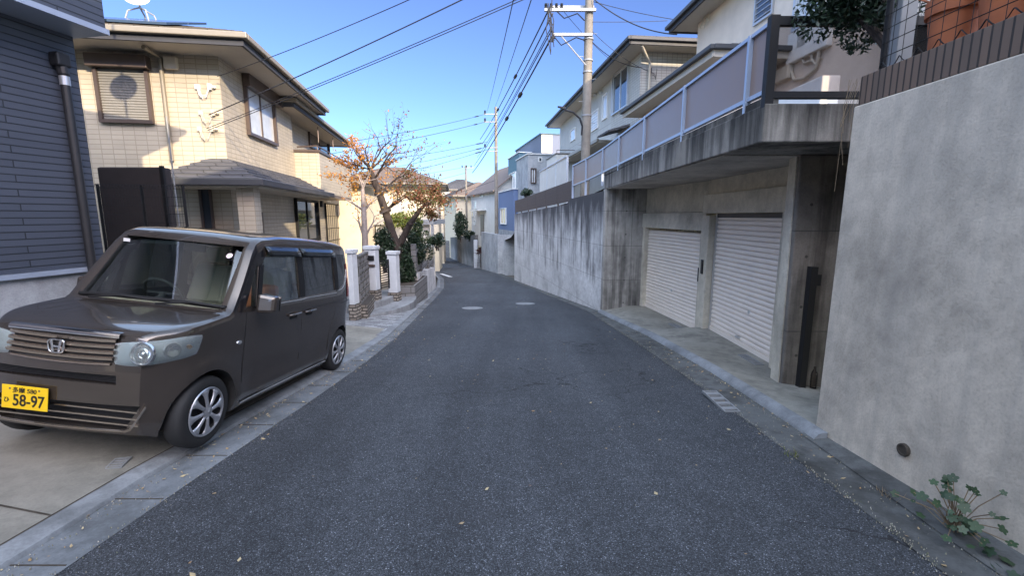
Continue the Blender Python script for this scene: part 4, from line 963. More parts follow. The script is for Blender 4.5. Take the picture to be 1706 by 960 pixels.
# ---------------------------------------------------------------- gate, pillars, steps and garden wall in front of the tree (left)
def pillar(u0, u1, vt, vb, Yk, label, base_h=.22):
    A, B_ = aty(u0, vb, Yk), aty(u1, vb, Yk); zt = aty((u0+u1)/2, vt, Yk).z; zb = A.z
    e = empty('gate_pillar', ((A.x+B_.x)/2, Yk, zb-base_h), -.14, label, 'pillar')
    Mx = YAW[e.name]; hw = (B_.x-A.x)/2*.82
    mb = MB(); mb.box(-hw, hw, 0, .24, base_h+.002, zt-zb+base_h-.09, Mx); mb.build('shaft', M['whitewall'], e, bevel=.008)
    mb = MB(); mb.box(-hw-.025, hw+.025, -.025, .265, zt-zb+base_h-.088, zt-zb+base_h, Mx); mb.build('cap', M['whitewall'], e, bevel=.008)
    mb = MB(); mb.box(-hw-.02, hw+.02, -.02, .26, -.25, base_h, Mx); mb.build('base', M['stone'], e, bevel=.01)
    return e, Mx, hw, zt-zb+base_h
p1 = pillar(581, 592, 416, 508, 9.9, 'white gate pillar nearest the parked car, left end of the lattice block wall')
p2 = pillar(607, 630, 410, 484, 11.6, 'widest white gate pillar, with a small dark house number plate and letter slot')
mb = MB(); mb.box(-.06, .12, -.03, .0, 1.0, 1.13, p2[1]); mb.build('name_plate', M['black'], p2[0])
mb = MB(); mb.box(-.02, .14, -.025, .0, .84, .90, p2[1]); mb.build('letter_slot', M['bronze'], p2[0])
p3 = pillar(645, 664, 419, 488, 12.3, 'slim white gate pillar on the right of the metal garden gate')
lw = empty('lattice_wall', aty(600, 495, 10.8), 0, 'pierced grey lattice block wall between two white gate pillars', 'wall')
A, B_ = aty(590, 428, 10.2), aty(607, 424, 11.6); zb, zt = aty(598, 498, 10.8).z, A.z
d_ = Vector((B_.x-A.x, B_.y-A.y, 0)); L_ = d_.length; d_.normalize(); n_ = Vector((d_.y, -d_.x, 0))
A = Vector((A.x, A.y, 0)); mb = MB()
nc, nr = 6, 9; cw, chh = L_/nc, (zt-zb)/nr
for i in range(nc+1): mb.obox(A+d_*(i*cw-.02), d_, n_, .04, .1, zb, zt)
for j in range(nr+1): mb.obox(A+n_*.003, d_, n_, L_, .094, zb+j*chh-.025, zb+j*chh+.025)
mb.build('lattice', M['block'], lw)
mb = MB(); mb.obox(A-n_*.12, d_, n_, L_+.3, .35, zb-.5, zb-.03); mb.build('base', M['stone'], lw)
gt = empty('garden_gate', aty(637, 495, 12.0), 0, 'dark metal garden gate of thin horizontal bars standing between the white pillars', 'gate')
A, B_ = aty(631, 434, 11.9), aty(646, 428, 12.3); zb = aty(640, 482, 12.1).z
d_ = Vector((B_.x-A.x, B_.y-A.y, 0)); L_ = d_.length; d_.normalize(); n_ = Vector((d_.y, -d_.x, 0)); A0 = Vector((A.x, A.y, 0)); mb = MB()
mb.obox(A0, d_, n_, .03, .03, zb, A.z); mb.obox(A0+d_*(L_-.03), d_, n_, .03, .03, zb, A.z)
mb.build('frame', M['black'], gt); mb = MB()
for k in range(12): mb.obox(A0+d_*.03+n_*.008, d_, n_, L_-.06, .014, zb+.05+(A.z-zb-.1)*k/11, zb+.075+(A.z-zb-.1)*k/11)
mb.build('bars', M['black'], gt)
# two-tier curved entrance steps
sp_e = empty('entrance_steps', (-3.7, 11.0, G(11)), 0, 'two low curved concrete steps with brick edging leading to the garden gate', 'steps')
def disc(cx, cy, rx, ry, a0, a1, z0, z1, mname, nm):
    P_ = [(cx+rx*math.cos(a0+(a1-a0)*k/22), cy+ry*math.sin(a0+(a1-a0)*k/22)) for k in range(23)]
    mb = MB(); mb.prism(P_, z0, z1); return mb.build(nm, M[mname], sp_e, bevel=.012)
zs = G(11.2)
disc(-4.45, 12.35, 1.72, 2.3, R(-165), R(35), zs-.1, zs+.17, 'kerb', 'lower_step')
disc(-4.55, 12.45, 1.28, 1.95, R(-165), R(35), zs-.1, zs+.32, 'kerb', 'upper_step')
# planter box and its retaining wall beyond
pl = empty('planter_wall', (-3.3, 13.2, G(13)), 0, 'dark brick planter with soil beside the steps, under the autumn tree', 'planter')
mb = MB(); A = aty(665, 513, 12.95); B_ = aty(707, 512, 13.2)
mb.prism([(-3.42, 12.95), (-2.86, 13.1), (-2.92, 15.4), (-3.9, 15.4)], G(13)-.3, G(13)+.62); mb.build('brick_face', M['block'], pl, bevel=.01)
mb = MB(); mb.prism([(-3.36, 13.02), (-2.92, 13.16), (-2.98, 15.3), (-3.8, 15.3)], G(13)+.6, G(13)+.635); mb.build('soil', M['soil'], pl)
rw = empty('garden_wall', (-3.1, 15.5, G(15.5)), 0, 'pale streaked garden wall topped by grey concrete block fence panels, on the left curve', 'wall')
cpts = [(-2.95, 14.2), (-3.05, 15.6), (-3.25, 18), (-3.45, 20.3), (-3.95, 23), (-4.5, 26)]
rows = []; mb = MB()
for x, y in cpts: rows.append([(x, y, G(y)-.2), (x-.04, y, G(y)+.95), (x-.35, y, G(y)+.95), (x-.35, y, G(y)-.2)])
mb.grid(rows, closed=True); mb.quad(*rows[0]); mb.quad(*rows[-1][::-1]); mb.build('wall_base', M['farwall'], rw)
for i, ((xa, ya), (xb, yb)) in enumerate(zip(cpts, cpts[1:])):
    n = max(1, int((yb-ya)/1.3))
    for k in range(n):
        A = Vector((xa+(xb-xa)*k/n-.08, ya+(yb-ya)*k/n, 0)); B_ = Vector((xa+(xb-xa)*(k+1)/n-.08, ya+(yb-ya)*(k+1)/n, 0)); d_ = (B_-A); L_ = d_.length; d_.normalize(); n_ = Vector((d_.y, -d_.x, 0))
        z0 = G(A.y)+.953
        mb = MB(); mb.obox(A, d_, n_, .2, -.16, z0, z0+.92); mb.build('block_post', M['block'], rw, bevel=.01)
        mb = MB(); mb.obox(A+d_*.2-n_*.03, d_, n_, L_-.2, -.08, z0, z0+.18); mb.obox(A+d_*.2-n_*.02, d_, n_, L_-.2, -.1, z0+.62, z0+.74)
        for j in range(6): mb.obox(A+d_*(.2+(L_-.2)*(j+.2)/6)-n_*.05, d_, n_, (L_-.2)/6*.6, -.04, z0+.18, z0+.62)
        mb.build('panel', M['block'], rw)
# ---------------------------------------------------------------- plants
def leaf(mb, c, s, n_=None, fold=.25):
    d = Vector((random.gauss(0, 1), random.gauss(0, 1), random.gauss(0, 1))).normalized()
    x = d.orthogonal().normalized(); x = Matrix.Rotation(random.uniform(0, 6.28), 3, d) @ x; y = d.cross(x)
    mb.quad(c-x*s, c-y*s*.45+d*s*fold*.4, c+x*s, c+y*s*.45+d*s*fold*.4)
def shrub(name, label, c, r, n, m='evergreen', ls=.05, stem=True, cat='shrub', lump=.35, seed=0, group=None, root=None):
    random.seed(seed+int(c[0]*100)); e = empty(name, (c[0], c[1], c[2]-r[2]), 0, label, cat, group); mb = MB()
    cl = []
    for _ in range(26):
        d = Vector((random.gauss(0, 1), random.gauss(0, 1), random.gauss(0, 1))).normalized(); f = random.uniform(.35, .85)
        cl.append((Vector((c[0]+d.x*r[0]*f, c[1]+d.y*r[1]*f, c[2]+d.z*r[2]*f)), random.uniform(.22, .45)))
    for _ in range(n):
        q, rr = random.choice(cl); d = Vector((random.gauss(0, 1), random.gauss(0, 1), random.gauss(0, 1))).normalized()
        rad = rr*random.uniform(.75, 1.1); p = q+Vector((d.x*r[0], d.y*r[1], d.z*r[2]))*rad
        leaf(mb, p, ls*random.uniform(.6, 1.3))
    mb.build('foliage', M[m], e)
    if stem:
        mb = MB()
        for k in range(5):
            q, _ = cl[k]; mb.tube([root or (c[0]+random.uniform(-.05, .05), c[1], c[2]-r[2]-.1), ((c[0]+q.x)/2, (c[1]+q.y)/2, (c[2]-r[2]+q.z)/2), q], [.025, .018, .008], 6)
        mb.build('stems', M['wood_bark'], e)
    return e
z = G(13.5)
shrub('shrub', 'dense dark evergreen bush filling the planter beside the slim white pillar', aty(674, 455, 13.9), (.40, .4, .85), 4600, ls=.05, seed=1)
shrub('shrub', 'large dark rounded evergreen bush behind the autumn tree trunk', aty(690, 410, 15.2), (.58, .5, .75), 5200, ls=.05, seed=2)
shrub('shrub', 'dark glossy bush behind the widest gate pillar', aty(640, 415, 13.6), (.38, .4, .62), 3200, ls=.05, seed=3)
shrub('shrub', 'small green bush growing over the far end of the garden wall', aty(729, 400, 23), (.5, .5, .45), 1500, ls=.06, seed=4)
shrub('shrub', 'yellow green bush just left of the dark bush, in front of the carport', aty(672, 366, 24), (1.1, .5, .55), 1500, 'yellowgreen', .08, seed=5)
shrub('conifer', 'upright green garden tree in front of the gable house by the far wall', aty(767, 374, 45.5), (.62, .55, 1.7), 2400, ls=.11, seed=6, cat='tree')
shrub('shrub', 'low green plant at the foot of the upright garden tree', aty(781, 392, 43), (.6, .4, .45), 700, ls=.11, seed=7)
shrub('shrub', 'little plant peeping over the brown board fence', aty(877, 321, 24.5), (.35, .3, .22), 500, ls=.07, seed=8)
shrub('tree', 'dark leafy tree crown hanging into the top right corner beside the wire fence', aty(1450, -30, 4.1), (.50, .38, .52), 8500, ls=.028, seed=9, cat='tree', root=(3.12, 3.62, 2.58))
# autumn tree
tr = empty('autumn_tree', aty(662, 460, 14.0), 0, 'leaning autumn tree with orange leaves and bare upper twigs above the garden gate', 'tree')
random.seed(21)
def PX(u, v, Y=14.0): return aty(u, v, Y)
trunk = [PX(664, 455), PX(664, 432), PX(660, 410), PX(652, 385), PX(642, 352, 13.9), PX(632, 322, 13.8), PX(623, 300, 13.7), PX(617, 283, 13.6)]
mb = MB(); mb.tube(trunk, [.19, .165, .14, .125, .115, .105, .09, .07], 14)
sec = [PX(662, 415), PX(672, 395), PX(684, 372, 13.8), PX(698, 352, 13.6), PX(709, 340, 13.5)]
mb.tube(sec, [.12, .10, .085, .07, .045], 10)
for q, r_ in ((trunk[4], .15), (trunk[5], .13), (sec[2], .09)):
    mb.lathe([(r_*1.05, -.05), (r_*1.25, 0), (r_*1.0, .06)], q, (trunk[5]-trunk[4]), 12)
mb.build('trunk', M['wood_bark'], tr, smooth=60)
br = MB(); tips = []
def grow(p, d, L_, r, depth):
    pts = [p]; n = 4; cur = p.copy(); dd = d.normalized()
    for k in range(n):
        dd = (dd+Vector((random.gauss(0, .16), random.gauss(0, .16), random.gauss(0, .10)+.03))).normalized(); cur = cur+dd*L_/n; pts.append(cur.copy())
    br.tube(pts, [r*(1-.6*k/n) for k in range(n+1)], 6 if depth < 2 else 4)
    if depth >= 3: tips.extend(pts[1:]); return
    if depth == 2: tips.extend(pts[2:])
    for k in range(1, n+1):
        for _ in range(1 if k < n else 2):
            a = Vector((random.gauss(0, 1), random.gauss(0, 1), random.gauss(0, .7)+.25)).normalized()
            nd = (dd*.75+a*.75).normalized(); grow(pts[k], nd, L_*random.uniform(.5, .75), r*(1-.6*k/n)*.62, depth+1)
T7 = trunk[-1]
for tgt, src, r_ in (((590, 232), T7, .055), ((612, 228), T7, .05), ((650, 205), T7, .05), ((668, 235), trunk[6], .05), ((700, 228), trunk[6], .05), ((712, 258), trunk[5], .055), ((572, 268), T7, .045), ((575, 300), trunk[6], .04), ((690, 292), trunk[4], .05), ((650, 250), T7, .05), ((716, 285), trunk[4], .045)):
    t_ = PX(*tgt, 13.6+random.uniform(-.9, .9)); d_ = t_-src; grow(src, d_, d_.length*.70, r_*.7, 1)
for tgt in ((735, 318), (742, 338), (690, 318), (728, 350)):
    t_ = PX(*tgt, 13.4+random.uniform(-.4, .5)); d_ = t_-sec[-1]; grow(sec[-1], d_, d_.length*.7, .032, 1)
br.build('branches', M['wood_bark'], tr)
def pxof(p):
    zz = p.z-CAM_H; D_ = p.y*cp-zz*sp; return 853+FPX*p.x/D_, 480-FPX*(p.y*sp+zz*cp)/D_
lf, lf2 = MB(), MB()
for p in tips:     # leaf density follows the tree: full on the lower left side and low right branch, nearly bare on top
    side = p.x-trunk[-1].x; hgt = p.z-trunk[-1].z
    dens = 1.0 if hgt < .35 else (.8 if side < -.1 and hgt < .9 else .10)
    if side > .8 and hgt > .1: dens = .22
    for _ in range(5):
        if random.random() < dens*.7:
            q = p+Vector((random.gauss(0, .055), random.gauss(0, .055), random.gauss(0, .05)-.035))
            leaf(lf if side < .75 else lf2, q, random.uniform(.03, .058))
for _ in range(650):
    a = PX(715, 335, 13.5); q = a+Vector((random.gauss(0, .38), random.gauss(0, .3), random.gauss(0, .17))); leaf(lf2, q, random.uniform(.035, .06))
lf.build('orange_leaves', M['autumn'], tr); lf2.build('rusty_leaves', M['autumn2'], tr)
# thin pale bare tree
bt = empty('bare_tree', aty(609, 440, 12.8), 0, 'slender pale grey tree with thin bare branches left of the autumn tree', 'tree')
br = MB(); tips = []
tk = [PX(609, 450, 12.8), PX(608, 400, 12.8), PX(606, 352, 12.8), PX(604, 315, 12.8)]
mb = MB(); mb.tube(tk, [.10, .085, .07, .05], 10); mb.build('trunk', M['palebark'], bt, smooth=60)
for tgt, src in (((584, 345), tk[1]), ((580, 318), tk[2]), ((628, 350), tk[1]), ((632, 322), tk[2]), ((598, 285), tk[3]), ((612, 280), tk[3])):
    t_ = PX(*tgt, 12.8+random.uniform(-.3, .3)); d_ = t_-src; grow(src, d_, d_.length*.8, .035, 2)
br.build('branches', M['palebark'], bt)
lf = MB()
for p in tips:
    for _ in range(2):
        if random.random() < .5: leaf(lf, p+Vector((random.gauss(0, .08), random.gauss(0, .08), random.gauss(0, .08))), .04)
lf.build('leaves', M['autumn'], bt)
# cordyline at far gate
q = aty(801, 446, 38); e = empty('cordyline', (q.x, 38, q.z), 0, 'spiky dark red leaved plant on a thin stem beside the far white gate pillar', 'plant')
mb = MB(); mb.tube([q, q+Vector((0, 0, 1.25))], .04, 6); mb.build('stem', M['wood_bark'], e); mb = MB(); random.seed(5)
for k in range(34):
    a = random.uniform(0, 6.28); el = random.uniform(-.2, 1.2); d_ = Vector((math.cos(a)*math.cos(el), math.sin(a)*math.cos(el), math.sin(el))); s_ = d_.cross(Vector((0, 0, 1))).normalized()*.04
    o_ = q+Vector((0, 0, 1.25)); mb.quad(o_-s_, o_+s_, o_+d_*.35+s_*.8, o_+d_*.62-Vector((0, 0, .12)), o_+d_*.35-s_*.8)
mb.build('leaves', M['cordyline'], e)
# weed at the foot of the near wall
def lobed(mb, c, x, y, s):
    pts = []
    for k in range(20):
        a = 2*math.pi*k/20; rr = s*(.62+.38*abs(math.cos(2.5*a))) ; pts.append(c+x*math.cos(a)*rr+y*math.sin(a)*rr)
    n = len(mb.v); mb.v += [c]+pts; 
    for k in range(20): mb.f.append((n, n+1+k, n+1+(k+1) % 20)); mb.m.append(mb.mi)
we = empty('weed', (2.52, 2.32, G(2.3)+.03), 0, 'lobed green weed growing at the foot of the near concrete wall', 'weed')
random.seed(11); mb = MB(); ms = MB()
P_ = Vector((2.55, 2.35, G(2.35)+.03))
for k in range(44):
    a = random.uniform(2.0, 5.6); hh = random.uniform(.04, .32); rr = random.uniform(.03, .2)*(1.1-hh)
    q = P_+Vector((math.cos(a)*rr-.02, math.sin(a)*rr*1.6, hh)); n_ = Vector((random.gauss(-.4, .4), random.gauss(-.5, .4), 1)).normalized(); x = n_.orthogonal().normalized(); x = Matrix.Rotation(random.uniform(0, 6), 3, n_) @ x
    lobed(mb, q, x, n_.cross(x), random.uniform(.012, .034)); ms.tube([P_+Vector((random.gauss(0, .02), random.gauss(0, .02), 0)), (P_+q)/2+Vector((0, 0, .03)), q], .0028, 4)
for k in range(14):
    q = P_+Vector((random.uniform(-.14, .02), random.uniform(-.45, .1), random.uniform(.01, .06))); n_ = Vector((random.gauss(0, .4), random.gauss(0, .4), 1)).normalized(); x = n_.orthogonal().normalized()
    lobed(mb, q, x, n_.cross(x), random.uniform(.018, .035))
mb.build('leaves', leaf_mat('weed_leaves', [(.018, .042, .018), (.04, .08, .035), (.03, .06, .035)], .5, .2), we); ms.build('stems', M['dry'], we)
# ivy/grass tufts along the kerb joints
random.seed(3)
for (x, y, lab) in ((2.21, 3.32, 'tiny green grass tuft in the joint between road and right gutter'), (2.5, 2.72, 'small dry weed tuft beside the near wall left of the green weed')):
    mb = MB(); 
    for k in range(26):
        a = random.uniform(0, 6.28); o_ = Vector((x+random.gauss(0, .03), y+random.gauss(0, .03), G(y)+.004)); d_ = Vector((math.cos(a)*.5, math.sin(a)*.5, 1)).normalized(); s_ = d_.cross(Vector((0, 0, 1))).normalized()*.003; L_ = random.uniform(.02, .06)
        mb.quad(o_-s_, o_+s_, o_+d_*L_)
    tag(mb.build('grass_tuft', M['yellowgreen' if y > 3 else 'dry']), lab, 'weed')
# fallen leaves
random.seed(31); mb = MB()
def on(y, tab0, tab1, f): return interp(tab0, y)+(interp(tab1, y)-interp(tab0, y))*f
for _ in range(900):
    y = random.choice([random.uniform(1.8, 9), random.uniform(3, 24)]); r_ = random.random()
    if r_ < .45: x = interp(kbL, y)+abs(random.gauss(0, .16))
    elif r_ < .75: x = interp(kbR, y)-abs(random.gauss(0, .18))
    else: x = on(y, asL, asR, random.random())
    c = Vector((x, y, G(y)+.012)); a = random.uniform(0, 6.28); s_ = random.choice([random.uniform(.004, .010), random.uniform(.008, .022)])
    xx = Vector((math.cos(a), math.sin(a), random.uniform(-.2, .3)))*s_; yy = Vector((-math.sin(a), math.cos(a), random.uniform(-.2, .3)))*s_*.6
    mb.quad(c-xx, c-yy, c+xx+Vector((0, 0, .004)), c+yy)
tag(mb.build('leaf_litter', M['litter'], loc=(0, 3, G(3))), 'small dry fallen leaves scattered along the gutters and on the asphalt', 'fallen leaves', kind='stuff')
mb = MB(); random.seed(77)
for _ in range(2600):
    y = 1.6+random.random()**1.4*9; tab, o_, sg = random.choice(((asR, 0, .016), (asR, 0, .03), (kbR, -.03, .03), (kbL, .04, .03), (asL, 0, .02)))
    if random.random() < .25: sg *= 4
    x = interp(tab, y)+o_+random.gauss(0, sg); s_ = random.uniform(.0015, .0055)
    a = random.uniform(0, 6.28); c = Vector((x, y, G(y)+.012)); xx = Vector((math.cos(a), math.sin(a), 0))*s_; yy = Vector((-math.sin(a), math.cos(a), 0))*s_*random.uniform(.5, 1)
    top = c+Vector((0, 0, s_*.8)); q = [c-xx-Vector((0, 0, .006)), c-yy-Vector((0, 0, .006)), c+xx-Vector((0, 0, .006)), c+yy-Vector((0, 0, .006))]
    for i in range(4): mb.quad(q[i], q[(i+1) % 4], top)
M['grit'] = leaf_mat('road_grit', [(.30, .28, .22), (.16, .14, .09), (.42, .40, .36), (.07, .10, .03)], .9, .0)
tag(mb.build('grit', M['grit'], loc=(0, 2, G(2))), 'sand and small grit gathered along the gutter joints', 'grit', kind='stuff')
# ---------------------------------------------------------------- on top of the near wall
wire_fence((2.80, 3.66, 2.735), (2.80, -1.5, 2.735), .95, 'black wire mesh fence on the brown tiled coping of the near wall', 52, 9, 2.735, roll=False, r=.0028, nposts=4)
mb = MB(); mb.tube([Vector((2.79+.012*math.cos(k*.5), 3.66-.012*k, 2.765+.028*math.sin(k*.5))) for k in range(0, 220)], .004, 4); tag(mb.build('wire_scroll', M['black']), 'curled black wire edging along the foot of the fence above the near wall', 'wire')
for (x, y, r_, h_, lab) in ((3.0, 3.30, .15, .36, 'terracotta pot nearest the leafy tree, behind the wire fence'), (3.0, 2.94, .16, .38, 'second terracotta pot from the leafy tree behind the wire fence'), (3.0, 2.58, .15, .36, 'third terracotta pot from the leafy tree behind the wire fence'), (3.0, 2.24, .16, .38, 'terracotta pot at the right edge of the photo behind the wire fence')):
    e = empty('planter', (x, y, 2.735), 0, lab, 'planter', 'terracotta planters on the near wall'); mb = MB()
    mb.lathe([(0, 0), (r_*.78, 0), (r_*.95, h_-.1), (r_*1.08, h_-.1), (r_*1.1, h_), (r_*.98, h_), (r_*.9, h_-.08), (0, h_-.08)], (x, y, 2.735), k=28); mb.build('pot', M['terra'], e, smooth=40)
    mb = MB(); rows = []
    for i in range(8):
        rows.append([(x+math.cos(t*math.pi/12)*(r_*(.9-.03*i)+.02*math.sin(t*2.3+i)), y+math.sin(t*math.pi/12)*(r_*(.9-.03*i)+.02*math.sin(t*3.1+i)), 2.735+h_-.05+i*.06) for t in range(24)])
    mb.grid(rows, closed=True); mb.build('plastic_cover', M['clear'], e, smooth=80)
    mb = MB(); random.seed(int(y*10))
    for k in range(60): mb.tube([(x+random.gauss(0, .05), y+random.gauss(0, .05), 2.735+h_-.1), (x+random.gauss(0, .1), y+random.gauss(0, .1), 2.735+h_+random.uniform(.1, .4))], .006, 4)
    mb.build('stalks', M['terra'], e)
mb = MB(); q0 = atx(1492, 70, 2.95); mb.box(2.92, 3.04, q0.y-.06, q0.y+.06, 2.6, 3.9); tag(mb.build('corner_post', M['galv'], bevel=.006), 'square grey blue post beside the leafy tree above the near wall', 'post')
mb = MB(); mb.box(3.1, 3.5, 3.2, 3.25, 2.6, 3.25); tag(mb.build('wooden_board', M['soffitp'], bevel=.006), 'pale weathered upright board behind the wire fence at the wall corner', 'board')
mb = MB(); random.seed(8)
for k in range(12):
    x0, y0 = 2.76+random.gauss(0, .04), 3.80+random.gauss(0, .03); L_ = random.uniform(.25, .95)
    mb.tube([(x0, y0, 2.72), (x0+random.gauss(-.02, .03), y0+.03, 2.72-L_*.5), (x0+random.gauss(-.02, .05), y0+random.gauss(.03, .04), 2.72-L_)], .0018, 4)
tag(mb.build('dry_vine', M['dry']), 'dry brown vine stalks hanging down the corner of the near wall', 'vine')
# ---------------------------------------------------------------- utility poles
def insulator(mb, q, ax=(0, 0, 1), s=1.): mb.lathe([(0, 0), (.04*s, 0), (.055*s, .03*s), (.03*s, .05*s), (.055*s, .08*s), (.03*s, .10*s), (.05*s, .13*s), (0, .16*s)], q, ax, 12)
def pole(label, u, vtop, Yk, r0, r1, zb, ztop=None):
    q = aty(u, 200 if ztop else vtop, Yk); zt = ztop or q.z; e = empty('utility_pole', (q.x, Yk, zb), 0, label, 'utility pole')
    mb = MB(); mb.lathe([(r0, 0), (r1, zt-zb), (0, zt-zb+.02)], (q.x, Yk, zb), k=20); mb.build('shaft', M['pole'], e, smooth=40); return e, q.x, zt
np_, npx, npz = pole('thick concrete utility pole with crossarms and a small street lamp, rising behind the smoked railing', 977, 0, 17, .175, .13, 1.9, 11.5)
def arm(e, x0, x1, y, z, m='galv', t=.045, brace=None):
    mb = MB(); mb.box(x0, x1, y-t, y+t, z-t, z+t)
    if brace: mb.tube([(x0+.25, y, z), (brace[0], y, brace[1])], .025, 6)
    return mb.build('crossarm', M[m], e)
za = aty(905, 16, 16.8).z; zc = aty(921, 57, 16.8).z; xa = aty(907, 16, 16.8).x; xc = aty(921, 57, 16.8).x
arm(np_, xa, npx+.2, 16.8, za); arm(np_, xa+.3, npx+.2, 17.2, za+.25); a_ = arm(np_, xc, npx+.1, 16.82, zc, brace=(npx-.1, aty(973, 108, 16.8).z))
for k in range(4): mb = MB(); insulator(mb, (xa+.05+k*.18, 16.8, za+.045), s=1.1); mb.build('insulator', M['blackp'], np_)
for k in range(2): mb = MB(); insulator(mb, (xc+.03, 16.82, zc-.05-k*.02), (-.3, 0, -1 if k else 1), s=1.2); mb.build('insulator', M['blackp'], np_)
for zz in (za-.9, za-1.6, zc-1.2, 5.2, 3.6):
    mb = MB(); mb.lathe([(.17, 0), (.18, 0), (.18, .05), (.17, .05)], (npx, 17, zz), k=16); mb.build('band', M['galv'], np_)
mb = MB()
for k in range(9): z_ = 4.2+k*.75; s_ = 1 if k % 2 else -1; mb.tube([(npx, 17, z_), (npx+s_*.3, 16.95, z_)], .011, 5)
mb.build('step_bolt', M['galv'], np_)
mb = MB(); random.seed(12)
for k in range(7):
    a_, b_2 = aty(918+random.uniform(-6, 5), 6+random.uniform(-8, 8), 16.75), aty(921+random.uniform(-5, 5), 60+random.uniform(-6, 34), 16.75)
    m1 = a_.lerp(b_2, .5)+Vector((random.uniform(-.14, .12), 0, 0)); mb.tube([a_, a_.lerp(m1, .6)+Vector((random.uniform(-.05, .05), 0, 0)), m1, b_2], .016, 5)
mb.tube([aty(921, 58, 16.8), aty(935, 75, 16.8), aty(960, 62, 16.8), aty(972, 66, 16.85)], .02, 6); mb.tube([aty(917, 8, 16.8), aty(940, 30, 16.8), aty(962, 22, 16.8), aty(974, 34, 16.85)], .02, 6)
mb.build('cable_loop', M['cable'], np_, smooth=60)
# street lamp on this pole
P_ = [aty(969, 225, 16.7), aty(970, 210, 16.6), aty(966, 197, 16.4), aty(955, 187, 16.2), aty(942, 183, 16.0)]
mb = MB(); mb.tube(P_, .035, 8); la = mb.build('lamp_arm', M['fasciad'], np_, smooth=50)
mb = MB(); q = P_[-1]; q2 = aty(929, 178.5, 15.8); d_ = q2-q; s_ = Vector((0, 1, 0))*.06
mb.hexa([q-s_, q+s_, q2+s_*.8, q2-s_*.8, q-s_+Vector((0, 0, .09)), q+s_+Vector((0, 0, .09)), q2+s_*.8+Vector((0, 0, .04)), q2-s_*.8+Vector((0, 0, .04))]); mb.build('lamp_head', M['fasciad'], la, bevel=.01)
mp_, mpx, mpz = pole('middle slim concrete utility pole in front of the gable house', 826, 178, 36, .15, .10, .2)
fp_, fpx, fpz = pole('farthest thin utility pole left of the gable house door', 776, 275, 52, .14, .10, -2.5)
for v in (190, 203, 246, 252):
    z_ = aty(826, v, 35.9).z; arm(mp_, aty(806 if v < 240 else 812, v, 35.9).x, mpx+.15, 35.9, z_, t=.035)
for v in (190, 203, 246): mb = MB(); insulator(mb, aty(808, v-1, 35.9), s=1.6); mb.build('insulator', M['blackp'], mp_)
arm(fp_, fpx-.5, fpx+.9, 51.9, fpz-.3)
for k in range(3): mb = MB(); insulator(mb, (fpx-.4+k*.5, 51.9, fpz-.25), s=1.4); mb.build('insulator', M['blackp'], fp_)
for e_, x_, y_, z0_, z1_ in ((fp_, fpx, 52, fpz-1.6, fpz-2.9), (mp_, mpx, 36, mpz-3, mpz-3.1)):
    pass
# ---------------------------------------------------------------- overhead cables
CG = 'overhead power and phone cables'
def cable(P, Q, sag, r, label, name='cable', n=28, grp=CG, blobs=False):
    P, Q = Vector(P), Vector(Q); mb = MB()
    mb.tube([P.lerp(Q, k/n)-Vector((0, 0, sag*4*(k/n)*(1-k/n))) for k in range(n+1)], r, 6)
    if blobs:
        for f in blobs: 
            c = P.lerp(Q, f)-Vector((0, 0, sag*4*f*(1-f))); d_ = (Q-P).normalized(); mb.tube([c-d_*.35, c-d_*.2, c+d_*.2, c+d_*.35], [r, r*2.8, r*2.8, r], 8)
    return tag(mb.build(name, M['cable'], smooth=60), label, 'cable', grp)
# service wires from the tiled house over the street
for k, (u0, v0, u1, v1, lab) in enumerate(((362, 127, 652, -1, 'top service wire running from the tiled house corner up to the right'), (348, 191, 745, -2, 'middle service wire from the tiled house corner up to the right'),
        (346, 217, 842, -1, 'lower of the close pair of service wires from the tiled house'), (344, 214, 838, -4, 'upper of the close pair of service wires from the tiled house'))):
    A = aty(u0, v0, 10.6); B_ = aty(u1, v1, 8.2); C_ = A+(B_-A)*1.8
    cable(A, C_, .12, .007 if k != 1 else .010, lab)
# long cables from the near pole down the street
A = (xa+.05, 16.8, za+.2); ea = aty(785, 288, 51.9); eb = aty(800, 265, 51.9)
for k, (u0, v0, Y0, u1, v1, Y1, sag, r_, lab, bl) in enumerate((
    (917, 10, 16.8, 800, 232, 48, .25, .028, 'thick twisted cable, leftmost of the dark bundle falling from the near pole', (.25, .5)),
    (921, 22, 16.8, 803, 240, 48, .3, .026, 'second dark cable of the bundle falling from the near pole', None),
    (919, 50, 16.8, 790, 276, 50, .2, .022, 'third dark cable of the bundle falling from the near pole', None),
    (921, 58, 16.8, 787, 288, 50, .3, .034, 'rightmost thick dark cable with splices falling from the near pole', (.18, .3)),
    (921, 40, 16.8, 795, 262, 50, .25, .018, 'thin dark cable inside the bundle falling from the near pole', None))):
    cable(aty(u0, v0, Y0), aty(u1, v1, Y1), sag, r_, lab, blobs=bl or False)
for (u0, v0, u1, v1, lab) in ((856, -4, 811, 187, 'thin wire dropping to the left arm of the middle pole'), (886, -4, 823, 182, 'thin wire dropping to the top of the middle pole')):
    cable(aty(u0, v0, 8), aty(u1, v1, 35.9), .1, .009, lab)
